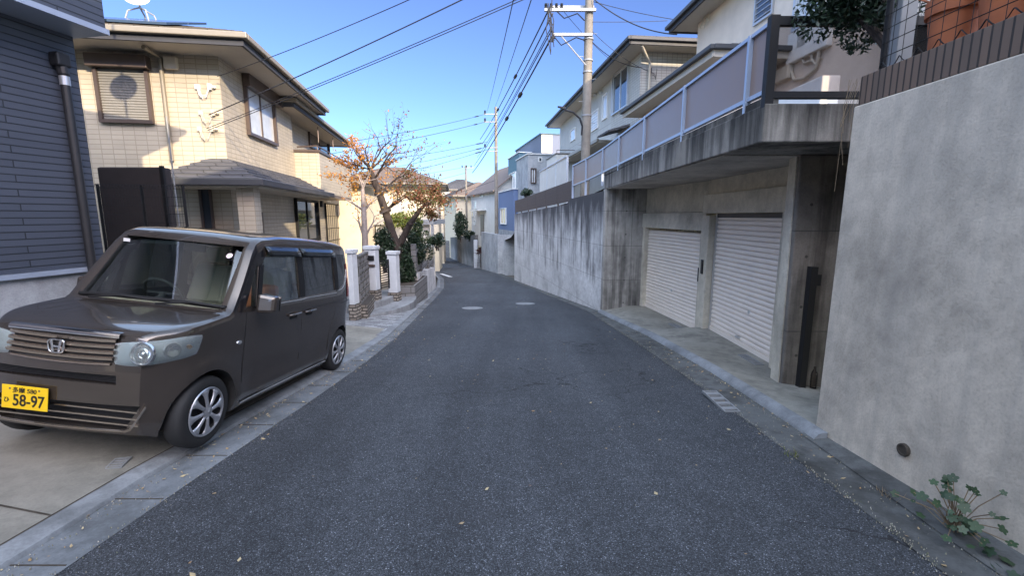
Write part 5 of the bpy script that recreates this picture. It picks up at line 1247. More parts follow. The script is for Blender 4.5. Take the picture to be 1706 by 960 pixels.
for (u0, v0, u1, v1, Y1, lab) in ((808, 190, 716, 208, 30, 'upper line going left from the middle pole behind the autumn tree'), (808, 203, 700, 224, 28, 'second line going left from the middle pole behind the autumn tree'),
        (812, 236, 725, 250, 32, 'third line going left from the middle pole'), (812, 244, 722, 262, 32, 'fourth line going left from the middle pole'), (812, 249, 716, 274, 32, 'lowest line going left from the middle pole'),
        (776, 278, 700, 288, 44, 'upper line going left from the farthest pole'), (776, 288, 690, 306, 44, 'middle line going left from the farthest pole'), (776, 298, 690, 322, 44, 'lowest line going left from the farthest pole')):
    Y0 = 35.9 if u0 > 790 else 51.9; P_ = aty(u0, v0, Y0); Q_ = aty(u1, v1, Y1); cable(P_, P_+(Q_-P_)*2.2, .15, .014, lab, blobs=(.08,) if 'line going left from the middle' in lab else False)
for (u0, v0, u1, v1, lab) in ((820, 312, 812, 300, ''),): pass
cable(aty(826, 300, 36), aty(700, 340, 50), .1, .014, 'faint cable crossing low between the middle pole and the hedge')
# right of the near pole
cable(aty(988, -3, 16.8), aty(1128, 57, 15.6), .25, .018, 'thick cable sagging from the near pole to the roof of the rendered house')
cable(aty(988, 2, 16.8), aty(1205, 42, 16), .1, .010, 'thin wire from the near pole to the wall of the rendered house')
cable(aty(984, 36, 16.9), aty(1112, 34, 17), .02, .009, 'thin level wire from the near pole to the eaves of the rendered house')
cable(aty(985, 50, 16.9), aty(1080, 118, 18.2), .15, .009, 'thin wire from the near pole to the pale eaved house gable')
cable(aty(985, 68, 16.9), aty(1068, 112, 18.2), .2, .013, 'thicker wire from the near pole to the pale eaved house gable')
cable(aty(932, 10, 16.8), aty(1018, 100, 22), .1, .009, 'thin wire crossing in front of the near pole towards the eaved house')
# ---------------------------------------------------------------- houses behind the camera that shade the street
e, Mx = block_house('rear_house', 'two storey beige house behind the camera on the raised right side', (4.2, -15), 0.02, 8, 12.4, 2.6, 8.6, 'render'); hip_roof('roof', e, Mx, -.6, 8.6, -.6, 13.0, 8.7, R(24), 'roof')
e, Mx = block_house('rear_house', 'pale two storey house behind the camera across the street', (-13.5, -16), 0.0, 8, 9, -.2, 6.2, 'greyrender'); hip_roof('roof', e, Mx, -.6, 8.6, -.6, 9.6, 6.3, R(24), 'roofgrey')
e, Mx = block_house('rear_house', 'tall white house far behind the camera at the end of the street', (-4, -26), 0.0, 9, 7, .5, 9.0, 'whitewall'); hip_roof('roof', e, Mx, -.6, 9.6, -.6, 7.6, 9.1, R(24), 'roofgrey')
tgt = hit(206, 147, PA, nA)
dc = tgt+sd*5.6  # out-of-view disc added up the sun ray to cast a shadow on the shutter
rd = empty('shadow_disc', dc-Vector((0, 0, .6)), 0, 'unseen round disc on a thin mast, added to cast a shadow on the window shutter', 'dish')
mb = MB(); mb.lathe([(0, -.01), (.17, 0), (.245, .03), (.24, .04), (.17, .012), (0, 0)], dc, sd, 28); mb.build('dish', M['ceramic'], rd, smooth=50)
mb = MB(); mb.tube([dc-Vector((0, 0, .75)), dc+Vector((0, 0, .6))], .02, 8); mb.tube([dc-Vector((0, 0, .7)), D(.3, -.1, 5.8)], .025, 8); mb.build('mast', M['galv'], rd)
# ---------------------------------------------------------------- parked car
MC = Matrix.Translation(CARO) @ Matrix.Rotation(CYAW, 4, 'Z') @ Matrix.Rotation(CPIT, 4, 'X') @ Matrix.Rotation(CROL, 4, 'Y')
car = bpy.data.objects.new('parked_car', None); COL.objects.link(car); car.matrix_world = MC; car.location = CARO; car.rotation_euler = MC.to_euler(); YAW[car.name] = Matrix.Identity(4)
tag(car, 'boxy brown grey small car with a yellow number plate parked at the left kerb', 'car')
def cbuild(mb, name, m, par=None, smooth=None, bevel=0):
    return mb.build(name, m, par or car, smooth=smooth, bevel=bevel, world=Matrix.Identity(4))
mp, t_, b_ = base('car_paint', (.06, .05, .05), .25, .6)
b_.inputs['Roughness'].default_value = .22; b_.inputs['Coat Weight'].default_value = 1; b_.inputs['Coat Roughness'].default_value = .02
nn_ = noise_(t_, coords(t_), 900, 2); t_.links.new(mixc(t_, 1., (.085, .070, .060), ramp(t_, nn_, [(.3, .8), (.7, 1.25)]), 'MULTIPLY'), b_.inputs['Base Color'])
M['paint'] = mp
M['chrome'] = base('chrome', (.75, .75, .76), .12, 1)[0]
M['bchrome'] = base('bronze_chrome', (.50, .43, .37), .2, .9)[0]
M['gloss'] = base('gloss_black', (.012, .012, .014), .12)[0]
M['tyre'] = mat('tyre_rubber', (.018, .018, .019), .8, .15, 20)
M['cap'] = mat('wheel_cap_silver', (.50, .51, .54), .35, .05, metal=.75)
M['carglass'] = glass('car_glass', (.01, .015, .015), .08, .0); M['carglass'].node_tree.nodes['Transparent BSDF'].inputs[0].default_value = (.78, .88, .85, 1)
def mirror_glass(m, k, add):
    t = m.node_tree; g = t.nodes.new('ShaderNodeBsdfGlossy'); g.inputs['Roughness'].default_value = .0; g.inputs[0].default_value = (.9, .95, 1, 1)
    fr = t.nodes.new('ShaderNodeFresnel'); fr.inputs[0].default_value = 1.5; mx = t.nodes.new('ShaderNodeMixShader'); out = [n for n in t.nodes if n.type == 'OUTPUT_MATERIAL'][0]
    f = mth(t, 'MULTIPLY_ADD', fr.outputs[0], k); t.nodes[-1].inputs[2].default_value = add; t.nodes[-1].use_clamp = True
    tr = t.nodes['Transparent BSDF']; t.links.new(f, mx.inputs[0]); t.links.new(tr.outputs[0], mx.inputs[1]); t.links.new(g.outputs[0], mx.inputs[2]); t.links.new(mx.outputs[0], out.inputs[0])
mirror_glass(M['carglass'], 1.6, .06)
M['tint'] = glass('tinted_car_glass', (.01, .012, .014), .72, .0)
M['lens'] = glass('lamp_lens', (.6, .6, .6), .04, .02)
M['refl'] = base('lamp_reflector', (.80, .83, .86), .16, .8)[0]
M['amber'] = base('amber', (.7, .35, .12), .3, 0)[0]
M['inter'] = mat('beige_interior', (.30, .28, .22), .8, .1); M['interd'] = mat('dark_interior', (.03, .03, .03), .7, .1)
M['platey'] = mat('yellow_plate', (.86, .55, .012), .4, .03); M['ink'] = base('plate_ink', (.012, .012, .012), .5)[0]
def W(y, z):
    w_ = .7375
    if z > .98: w_ -= .125*((z-.98)/.78)**1.35
    if z < .32: w_ -= .05*((.32-z)/.15)**1.5 if z > .17 else .05
    if y < .08:
        t = min(1, (.08-y)/.56); w_ -= .17*t**3.2+.015*t
    if y > 2.45: w_ -= .07*((y-2.45)/.47)**2.2
    for wy in (0, 2.52):
        d_ = math.hypot(y-wy, (z-.29)); w_ += .016*math.exp(-((d_-.37)/.075)**2)
    w_ -= .012*math.exp(-((z-.42)/.07)**2)*(1 if .5 < y < 2.0 else 0)
    return w_
topz_ = [(-.48, .955), (-.44, .975), (-.38, .99), (-.25, 1.012), (-.1, 1.03), (.1, 1.055), (.22, 1.07), (.27, 1.115), (.60, 1.60), (.68, 1.685), (.78, 1.725), (1.1, 1.755), (1.6, 1.765), (2.2, 1.755), (2.7, 1.73), (2.86, 1.69), (2.92, 1.64)]
botz = [(-.48, .235), (-.40, .19), (-.2, .17), (.4, .18), (2.2, .18), (2.7, .22), (2.92, .30)]
ysamp = [-.48, -.465, -.445, -.42, -.39, -.35, -.30, -.24, -.18, -.08, .04, .14, .22, .27, .35, .43, .52, .60, .68, .78, .9, 1.1, 1.3, 1.5, 1.7, 1.9, 2.1, 2.3, 2.5, 2.66, 2.78, 2.86, 2.90, 2.92]
NX, NZ = 22, 26
def fy(x, z, y):   # front face bows back towards its corners, leans back above the grille
    s_ = abs(x)/.7; k = max(0, 1-(y+.48)/.5)**1.5; kr = max(0, (y-2.5)/.42)**1.5
    lean = .045*max(0, (z-.66)/.3)**1.6*k + .05*max(0, (.34-z)/.15)*k
    return y+.075*k*s_**2.6+lean-.05*kr*s_**3 - .04*kr*max(0, (z-1.0)/.7)
def sect(y, full=True):
    zt, zb = interp([(a, b) for a, b in topz_], y), interp(botz, y); pts = []
    rad = .06 if y < .25 else .085
    zc = zt-rad*.75
    side = []
    for i in range(NZ+1):
        z_ = zb+(zc-zb)*i/NZ; side.append((W(y, z_), z_))
    w0 = side[-1][0]; corner = [(w0-rad*(1-math.cos(a)), zc+rad*.55*math.sin(a)) for a in (R(30), R(60), R(85))]
    wt, zt0 = corner[-1]; top = []
    for j in range(1, NX//2+1):
        f = j/(NX//2); x_ = wt*(1-f); top.append((x_, zt0+(zt-zt0)*(1-(1-f)**2)))
    half = side+corner+top      # from bottom right up to centre
    return half
rows = []
for y in ysamp:
    h_ = sect(y); full = [(x, z) for x, z in h_]+[(-x, z) for x, z in h_[-2::-1]]
    rows.append([(x, fy(x, z, y), z) for x, z in full])
bm = MB(); bm.grid(rows, flip=True)
def cap(row, flip, y):
    n = len(row); k = NZ+3; left = row[:k+1]; right = row[::-1][:k+1]; cr = []
    for a, b in zip(left, right):
        cr.append([(a[0]+(b[0]-a[0])*j/14, fy(a[0]+(b[0]-a[0])*j/14, a[2], y), a[2]+(b[2]-a[2])*j/14) for j in range(15)])
    bm.grid(cr, flip=flip)
    mid_ = list(row[k:n-k]); loop = mid_+cr[-1][1:-1][::-1]; bm.quad(*(loop if flip else loop[::-1]))
cap(rows[0], True, ysamp[0]); cap(rows[-1], False, ysamp[-1])
fl = [[(r[0][0]+(r[-1][0]-r[0][0])*j/14, fy(r[0][0]+(r[-1][0]-r[0][0])*j/14, r[0][2], y), r[0][2]) for j in range(15)] for r, y in zip(rows, ysamp)]; bm.grid(fl, flip=True)
body = cbuild(bm, 'body', M['paint'])
b2 = bmesh.new(); b2.from_mesh(body.data); bmesh.ops.remove_doubles(b2, verts=b2.verts, dist=.0015); bmesh.ops.recalc_face_normals(b2, faces=b2.faces); b2.to_mesh(body.data); b2.free()
shell_bvh = None
def bvh():
    b3 = bmesh.new(); b3.from_mesh(body.data); t = BVHTree.FromBMesh(b3); b3.free(); return t
TREE = bvh()
def conf(p, off):
    loc, n, i, d = TREE.find_nearest(Vector(p)); 
    if n.dot(Vector(p)-Vector((0, 1.3, .8))) < 0: n = -n
    return loc+n*off
def patch(c, off, nu=12, nv=8):     # c = 4 corners (bl, br, tr, tl); projected on the body, pushed out by off (number or function)
    c = [Vector(q) for q in c]; mb = MB(); rows = []
    for j in range(nv+1):
        v = j/nv; a = c[0].lerp(c[3], v); b = c[1].lerp(c[2], v)
        rows.append([conf(a.lerp(b, i/nu), off if not callable(off) else off(i/nu, v)) for i in range(nu+1)])
    mb.grid(rows); return mb
# cutters
def mkcut(mb):
    me = bpy.data.meshes.new('c'); me.from_pydata(mb.v, [], mb.f); me.update(); o = bpy.data.objects.new('c', me); COL.objects.link(o); o.parent = car
    b4 = bmesh.new(); b4.from_mesh(me); bmesh.ops.remove_doubles(b4, verts=b4.verts, dist=.0001); bmesh.ops.recalc_face_normals(b4, faces=b4.faces); b4.to_mesh(me); b4.free(); return o
cuts = []
for wy in (0, 2.52):
    for s_ in (-1, 1):
        mb = MB(); mb.lathe([(0, 0), (.335, 0), (.335, .30), (0, .30)], (s_*.50, wy, .29), (s_, 0, 0), 40); cuts.append(mkcut(mb))
# cabin cavity
mb = MB(); prof = [(.36, .80), (2.80, .80), (2.84, 1.1), (2.80, 1.60), (2.6, 1.69), (.92, 1.70), (.78, 1.66), (.40, 1.12)]
n = len(prof); P_ = [Vector((-.1, 0, 0))]*0
L_ = [(W(y, z)-.05 if z > 1 else .68, y, z) for y, z in prof]
mb.v = [Vector(q) for q in L_]+[Vector((-q[0], q[1], q[2])) for q in L_]; mb.f = [tuple(range(n)), tuple(reversed(range(n, 2*n)))]+[(i, n+i, n+(i+1) % n, (i+1) % n) for i in range(n)]; mb.m = [0]*(n+2)
cuts.append(mkcut(mb))
# window openings: (y,z) polygons cut through both sides
WIN = {'front_side': [(.66, 1.09), (1.37, 1.09), (1.37, 1.585), (.84, 1.585), (.72, 1.45)],
       'rear_side': [(1.50, 1.10), (2.28, 1.12), (2.28, 1.585), (1.50, 1.585)],
       'quarter': [(2.40, 1.13), (2.58, 1.20), (2.68, 1.34), (2.69, 1.575), (2.40, 1.58)],
       'front_quarter': [(.43, 1.09), (.585, 1.09), (.665, 1.44), (.65, 1.48)]}
for k, poly in WIN.items():
    mb = MB(); mb.extr([(-1, y, z) for y, z in poly], (2, 0, 0)); cuts.append(mkcut(mb))
# windscreen & rear window openings
mb = MB(); mb.hexa([(-.625, .0, 1.115), (.625, .0, 1.115), (.60, .62, 1.02), (-.60, .62, 1.02), (-.555, .30, 1.635), (.555, .30, 1.635), (.555, .95, 1.60), (-.555, .95, 1.60)]); cuts.append(mkcut(mb))
mb = MB(); mb.hexa([(-.56, 2.6, 1.12), (.56, 2.6, 1.12), (.56, 3.1, 1.12), (-.56, 3.1, 1.12), (-.52, 2.6, 1.58), (.52, 2.6, 1.58), (.52, 3.1, 1.58), (-.52, 3.1, 1.58)]); cuts.append(mkcut(mb))
# lower front intake and slot
mb = MB(); mb.box(-.50, .40, -.6, -.30, .60, .665); cuts.append(mkcut(mb))
mb = MB(); mb.hexa([(-.46, -.6, .27), (.46, -.6, .27), (.46, -.32, .27), (-.46, -.32, .27), (-.56, -.6, .455), (.56, -.6, .455), (.56, -.32, .455), (-.56, -.32, .455)]); cuts.append(mkcut(mb))
for o in cuts:
    md = body.modifiers.new('b', 'BOOLEAN'); md.operation = 'DIFFERENCE'; md.object = o; md.solver = 'EXACT'
dg = bpy.context.evaluated_depsgraph_get(); dg.update()
me2 = bpy.data.meshes.new_from_object(body.evaluated_get(dg)); body.modifiers.clear(); body.data = me2
for o in cuts: bpy.data.objects.remove(o)
me2.polygons.foreach_set('use_smooth', [True]*len(me2.polygons)); me2.set_sharp_from_angle(angle=R(32)); me2.update()
me2.materials.clear(); me2.materials.append(M['paint']); me2.materials.append(M['interd']); me2.materials.append(M['gloss'])
for p_ in me2.polygons:   # cabin inside
    c = p_.center; nrm = p_.normal
    inside = (.33 < c.y < 2.86 and abs(c.x) < W(c.y, c.z)-.03 and .78 < c.z < 1.72 and not (c.y < .9 and c.z > interp(topz_, c.y)-.03))
    wheel = min(math.hypot(c.y, c.z-.29), math.hypot(c.y-2.52, c.z-.29)) < .338 and abs(c.x) < W(c.y, c.z)-.015
    p_.material_index = 1 if inside or wheel or (c.y < -.26 and c.z < .67 and abs(c.x) < .57 and c.y > -.40 and nrm.y < -.7 and abs(c.x) < .5) else 0
    if p_.material_index == 0 and abs(nrm.x) > .45 and 1.075 < c.z < 1.60 and .26 < c.y < .78: p_.material_index = 2
# glass panes following the body
def side_pane(poly, s_, m, name, off=-.006):
    ys_ = [p[0] for p in poly]; zs_ = [p[1] for p in poly]; mb = MB()
    cy_, cz_ = sum(ys_)/len(ys_), sum(zs_)/len(zs_)
    P3 = [(s_*(W(y, z)+off), y, z) for y, z in poly]; mb.v = [Vector(p) for p in P3]; mb.f = [tuple(range(len(P3)))]; mb.m = [0]; return cbuild(mb, name, m)
for s_ in (1, -1):
    side_pane(WIN['front_side'], s_, M['carglass'], 'side_window'); side_pane(WIN['front_quarter'], s_, M['carglass'], 'side_window')
    side_pane(WIN['rear_side'], s_, M['tint'], 'side_window'); side_pane(WIN['quarter'], s_, M['tint'], 'side_window')
    # black pillars between the windows
    for (y0, y1, z0, z1) in ((1.375, 1.495, 1.10, 1.58), (2.285, 2.395, 1.12, 1.58)):
        mb = MB(); rows = [[(s_*(W(y, z0+(z1-z0)*k/6)+.0035), y, z0+(z1-z0)*k/6) for y in (y0, y1)] for k in range(7)]; mb.grid(rows, flip=s_ > 0); cbuild(mb, 'pillar_trim', M['black'])
    mb = MB(); rows = [[(s_*(W(a+d_*k/6, 1.10+z_*k/6)+.0035), a+d_*k/6+o_, 1.10+z_*k/6) for o_ in (0, w_)] for k in range(7) for (a, d_, z_, w_) in ((.592, .10, .36, .06),)]; mb.grid(rows, flip=s_ > 0); cbuild(mb, 'pillar_trim', M['black'])
    # belt line moulding, visors, seams
    mb = MB(); mb.tube([(s_*(W(y, 1.075)+.004), y, 1.075+.01*(y > 1.5)+ (0 if y < 2.3 else (y-2.3)*.15)) for y in [.64+.08*k for k in range(22)]], .005, 6); cbuild(mb, 'belt_moulding', M['alu'])
    mb = MB(); mb.tube([(s_*(W(y, z)+.005), y, z) for y, z in ((2.38, 1.11), (2.50, 1.13), (2.60, 1.18), (2.68, 1.27), (2.72, 1.38))], .004, 6); cbuild(mb, 'belt_moulding', M['alu'])
    for (a, b) in ((.80, 1.42), (1.46, 2.30)):
        mb = MB(); rows = [[(s_*(W(y, 1.63)+.006), y, 1.635), (s_*(W(y, 1.60)+.035), y, 1.595), (s_*(W(y, 1.56)+.045), y, 1.545)] for y in [a+(b-a)*k/8 for k in range(9)]]; mb.grid(rows, flip=s_ < 0); o = cbuild(mb, 'window_visor', M['tint'], smooth=60); so = o.modifiers.new('s', 'SOLIDIFY'); so.thickness = .003
    mb = MB()
    def seam(pts, r=.0035): mb.tube([(s_*(W(y, z)+.0005), y, z) for y, z in pts], r, 5)
    seam([(.44, 1.05), (.43, .9), (.42, .7), (.40, .45), (.42, .24)]); seam([(1.435, 1.08), (1.435, .8), (1.43, .4), (1.42, .22)]); seam([(.42, .235), (.9, .235), (1.42, .235), (2.12, .235)])
    seam([(2.33, 1.6), (2.33, 1.1), (2.30, .8), (2.16, .62), (2.12, .4), (2.12, .24)]); seam([(2.45, .93), (2.70, .945), (2.85, .95)])
    seam([(2.36, .97), (1.9, .965), (1.44, .96)], .0025)
    cbuild(mb, 'panel_gap', M['black'])
    mb = MB(); mb.tube([(s_*(W(y, .235)+.006), y, .225) for y in [.42+.17*k for k in range(11)]], .006, 6); cbuild(mb, 'sill_strip', M['alu'])
    for y0 in (1.16, 1.50):
        mb = MB(); mb.tube([(s_*(W(y0, .93)+.006), y0, .925), (s_*(W(y0, .94)+.035), y0+.02, .932), (s_*(W(y0, .94)+.037), y0+.17, .94), (s_*(W(y0, .94)+.006), y0+.19, .94)], .014, 8); h_ = cbuild(mb, 'door_handle', M['paint'], smooth=60)
        mb = MB(); mb.tube([(s_*(W(y0, .93)+.049), y0+.025, .940), (s_*(W(y0, .94)+.050), y0+.165, .947)], .005, 6); cbuild(mb, 'chrome_strip', M['chrome'], h_)
        mb = patch([(s_*.75, y0+.02, .885), (s_*.75, y0+.17, .885), (s_*.75, y0+.17, .935), (s_*.75, y0+.02, .935)], .002, 6, 4); cbuild(mb, 'handle_recess', M['black'], h_)
    # mirror
    mb = MB(); mb.box(s_*.70 if s_ > 0 else -.78, .78 if s_ > 0 else -.70, .60, .68, 1.06, 1.12); mi = cbuild(mb, 'wing_mirror', M['black'], bevel=.01)
    mb = MB(); x0, x1 = sorted((s_*.765, s_*.925)); mb.hexa([(x0, .50, 1.03), (x1, .53, 1.04), (x1, .64, 1.04), (x0, .66, 1.03), (x0, .52, 1.21), (x1, .55, 1.19), (x1, .64, 1.19), (x0, .66, 1.21)]); cbuild(mb, 'mirror_housing', M['paint'], mi, bevel=.03)
    mb = MB(); mb.box(x0+.01, x1-.01, .658, .664, 1.05, 1.19); cbuild(mb, 'mirror_glass', M['chrome'], mi)
    # side repeater
    mb = MB(); mb.lathe([(.022, 0), (.02, .008), (0, .01)], (s_*(W(.34, .80)), .35, .79), (s_, 0, 0), 12); mb.v = [Vector((q.x, .35+(q.y-.35)*1.5, .79+(q.z-.79)*.8)) for q in mb.v]; cbuild(mb, 'side_repeater', M['lens'] if False else M['refl'], smooth=60)
    # fender flare crease
    mb = MB(); pts = []
    for k in range(15):
        a = R(200-k*11.5); y = -.00+.43*math.cos(a)*1.0; z_ = .29+.43*math.sin(a)
        pts.append(conf((s_*.74, y, z_), .001))
    # head lamp
    def lampq(f, g):
        c4 = [Vector((s_*.385, -.50, .735)), Vector((s_*.75, -.14, .775)), Vector((s_*.75, -.08, .945)), Vector((s_*.355, -.47, .905))]
        return (c4[0].lerp(c4[1], f)).lerp(c4[3].lerp(c4[2], f), g)
    def outl(f, g):     # rounded lamp outline
        gg = .5+(g-.5)*(1-.18*(abs(f-.5)*2)**5); return lampq(.5+(f-.5)*(1-.05*(abs(g-.5)*2)**4), gg)
    def mid(f, g):   # follow the corner: blend bulge forward
        p = outl(f, g); return p+Vector((s_*.10, -.10, 0))*math.sin(math.pi*f)
    rows_b = [[conf(mid(i/16, j/8), .004) for i in range(17)] for j in range(9)]
    rows_l = [[conf(mid(i/16, j/8), .006+.022*(math.sin(math.pi*i/16)*math.sin(math.pi*j/8))**.35 if 0 < i < 16 and 0 < j < 8 else .003) for i in range(17)] for j in range(9)]
    mb = MB(); mb.grid(rows_b, flip=s_ < 0); hl = cbuild(mb, 'headlight', M['refl'], smooth=60)
    mb = MB(); mb.grid(rows_l, flip=s_ < 0); cbuild(mb, 'lens', M['lens'], hl, smooth=60)
    c = conf(mid(.30, .5), .0); c2 = conf(mid(.30, .5), 1.); nrm = (c2-c).normalized()
    mb = MB(); mb.lathe([(.084, .004), (.084, .012), (.076, .022), (.070, .022), (.060, .008), (.03, .006), (.024, .012), (.018, .02), (0, .022)], c, nrm, 28); cbuild(mb, 'lamp_bowl', M['chrome'], hl, smooth=50)
    c = conf(mid(.66, .5), .0); c2 = conf(mid(.66, .5), 1.); nrm = (c2-c).normalized(); mb = MB(); mb.lathe([(.058, .005), (.058, .016), (.050, .018), (.02, .007), (0, .008)], c, nrm, 24); cbuild(mb, 'lamp_bowl', M['chrome'], hl, smooth=50)
    c = conf(mid(.86, .5), .006); mb = MB(); mb.lathe([(.016, .0), (.014, .012), (0, .014)], c, nrm, 12); cbuild(mb, 'indicator', M['amber'], hl, smooth=50)
    # tail lamp
    mb = patch([(s_*.66, 2.93, 1.0), (s_*.73, 2.72, 1.0), (s_*.66, 2.72, 1.45), (s_*.60, 2.9, 1.45)], .008, 5, 10); cbuild(mb, 'tail_light', base('tail_red%d' % s_, (.4, .02, .02), .2)[0], smooth=60)
    # wheels
    for wy in (0, 2.52):
        ax = Vector((s_, 0, 0)); O = Vector((s_*.575, wy, .288))
        mb = MB(); tw = .155; mb.lathe([(.175, .0), (.19, -.01+.012), (.262, .004), (.279, .02), (.285, .045), (.286, .11), (.280, .135), (.266, .150), (.232, .158), (.205, .157), (.192, .150), (.18, .12)], O, ax, 48)
        wh = cbuild(mb, 'wheel', M['tyre'], smooth=40)
        mb = MB()
        for k in range(40):
            a = 2*math.pi*k/40; c = O+ax*.075+Vector((0, math.cos(a), math.sin(a)))*.2865; t = Vector((0, -math.sin(a), math.cos(a)))
        for rr in (.05, .08, .11): mb.lathe([(.2855, rr-.004), (.2875, rr-.003), (.2875, rr+.003), (.2855, rr+.004)], O, ax, 48)
        mb = MB(); mb.lathe([(.192, .150), (.197, .156), (.192, .163), (.180, .160), (.176, .150)], O, ax, 48); mb.lathe([(.045, .152), (.048, .168), (.03, .174), (0, .175)], O, ax, 28)
        K = 8
        for k in range(K):       # eight broad spokes, waisted in the middle, dished
            a0 = 2*math.pi*(k+.15)/K
            rowsS = []
            for (r_, hw, h_) in ((.040, .30, .166), (.07, .17, .166), (.11, .135, .163), (.14, .155, .160), (.165, .22, .157), (.180, .285, .156)):
                rowsS.append([O+ax*(h_-.010*abs(f)**2)+Vector((0, math.cos(a0+hw*f), math.sin(a0+hw*f)))*r_ for f in (-1, -.5, 0, .5, 1)])
            mb.grid(rowsS, flip=s_ < 0)
        o = cbuild(mb, 'wheel_cap', M['cap'], wh, smooth=40); so = o.modifiers.new('s', 'SOLIDIFY'); so.thickness = .006; so.offset = -1
        mb = MB(); mb.lathe([(.185, .12), (.12, .10), (.05, .11), (0, .11)], O, ax, 32); cbuild(mb, 'brake_disc', M['blackp'], wh)
    # door sticker / box load glimpsed through the window is inside the cabin
mb = MB(); mb.tube([(-.72, 0, .29), (.72, 0, .29)], .04, 8); mb.tube([(-.72, 2.52, .29), (.72, 2.52, .29)], .04, 8); mb.box(-.55, .55, -.2, 2.8, .20, .26); cbuild(mb, 'underbody', M['blackp'])
# windscreen and rear window
def ws(y, x): return interp(topz_, y)
mb = MB(); rows = []
for k in range(9):
    y = .272+(.615-.272)*k/8; z_ = interp(topz_, y)-.010; hw = .635-.065*k/8
    rows.append([(x*hw, y+.012*0, z_+(-.0)-(.030 if False else 0)-.045*abs(x)**3.) for x in [-1+2*j/12 for j in range(13)]])
mb.grid(rows); wsn = cbuild(mb, 'windscreen', M['carglass'], smooth=60)
mb = MB()
for a, b in (((-.60, .275), (-.545, .61)), ((.60, .275), (.545, .61))):
    pass
mb.tube([(-.62, .262, 1.095), (-.3, .262, 1.108), (.3, .262, 1.108), (.62, .262, 1.095)], .018, 6); cbuild(mb, 'cowl', M['black'])
mb = MB()
for (x0, y0, x1, y1) in ((.10, .20, .66, .235), (-.48, .20, .05, .235)):
    z0, z1 = 1.072, 1.098; mb.tube([(x0, y0, z0+.01), ((x0+x1)/2, y0+.02, z1+.02), (x1, y1+.02, z1+.0)], .009, 6); mb.tube([(x0+.1, y0+.03, z0+.03), (x1, y1+.035, z1+.01)], .006, 5)
wp = cbuild(mb, 'wiper', M['black'])
mb = MB(); rows = [[(x*(.57-.03*k/4), 2.895-.03*k/4-.01*abs(x), 1.12+.46*k/4) for x in (-1, -.5, 0, .5, 1)] for k in range(5)]; mb.grid(rows, flip=True); cbuild(mb, 'rear_window', M['tint'])
mb = MB(); c = Vector((.46, .565, 1.53)); 
mb.lathe([(.028, 0), (.028, .002), (0, .002)], (.47, .555, 1.523), (0, -.8, .6), 20); cbuild(mb, 'sticker', base('sticker', (.75, .6, .62), .5)[0], wsn)
mb = MB(); mb.box(-.55, -.49, .580, .584, 1.56, 1.59); cbuild(mb, 'sticker', M['white'], wsn)
# interior
mb = MB(); mb.hexa([(-.66, .34, .82), (.66, .34, .82), (.66, .66, .82), (-.66, .66, .82), (-.64, .36, 1.07), (.64, .36, 1.07), (.62, .70, 1.03), (-.62, .70, 1.03)]); cbuild(mb, 'dashboard', M['inter'], bevel=.03)
mb = MB(); c = Vector((.32, .80, 1.08)); ax = Vector((0, .75, .55)).normalized(); mb.tube([c+(ax.orthogonal().normalized()*math.cos(a)+ax.cross(ax.orthogonal().normalized())*math.sin(a))*.18 for a in [2*math.pi*k/28 for k in range(28)]], .015, 8, closed=True)
mb.tube([c+Vector((-.17, 0, 0)), c+Vector((.17, 0, 0))], .018, 6); mb.tube([c, c-ax*.2], .03, 8)
# right hand drive: wheel sits on the kerb-far side as seen from the street
for q in mb.v: q.x = -q.x
for q in mb.v: q.x += .0
for i in range(len(mb.v)): mb.v[i] = Vector((mb.v[i].x, mb.v[i].y, mb.v[i].z))
cbuild(mb, 'steering_wheel', M['interd'], smooth=60)
for (x, y) in ((-.33, 1.25), (.33, 1.25), (-.33, 2.25), (.33, 2.25)):
    mb = MB(); mb.box(x-.24, x+.24, y-.30, y+.2, .81, .95); mb.hexa([(x-.23, y+.12, .95), (x+.23, y+.12, .95), (x+.23, y+.26, .95), (x-.23, y+.26, .95), (x-.20, y+.24, 1.36), (x+.20, y+.24, 1.36), (x+.20, y+.34, 1.36), (x-.20, y+.34, 1.36)])
    mb.box(x-.12, x+.12, y+.26, y+.34, 1.38, 1.55); cbuild(mb, 'seat', M['inter'], bevel=.03)
mb = MB(); mb.box(-.10, .10, .74, .76, 1.52, 1.59); mb.tube([(0, .75, 1.59), (0, .8, 1.68)], .01, 5); cbuild(mb, 'rear_view_mirror', M['black'], bevel=.01)
mb = MB(); mb.box(.22, .55, 1.02, 1.30, .955, 1.22); lo = cbuild(mb, 'cushion', M['terra'], bevel=.04)
# grille: four bars between the lamps, badge, plate
gr0 = None
mb = patch([(-.37, -.47, .755), (.37, -.47, .755), (.37, -.45, .925), (-.37, -.45, .925)], .002, 20, 6); gr0 = cbuild(mb, 'grille', M['black'])
for k in range(4):
    z0 = .762+k*.041
    pr_ = ((0, .003), (.006, .022), (.022, .030), (.030, .016), (.030, .003))
    rows = []
    for i in range(25):
        x = -.385+.77*i/24; p_ = conf((x, -.47+.0, z0), 0)
        rows.append([Vector((p_.x, fy(x, z0+a, -.48)-b+.0, z0+a+.006*(abs(x)/.38)**2)) for a, b in pr_])
    mb = MB(); mb.grid(rows); cbuild(mb, 'grille_bar', M['bchrome'], gr0, smooth=50)
rows = []
for i in range(33):
    x = -.40+.80*i/32; z0 = .926+.004*math.cos(x*4); rows.append([Vector((x, fy(x, z0+a, -.48)-b, z0+a)) for a, b in ((-.004, .002), (.0, .026), (.018, .032), (.034, .022), (.038, .002))])
mb = MB(); mb.grid(rows); cbuild(mb, 'chrome_garnish', M['chrome'], gr0, smooth=50)
rows = []
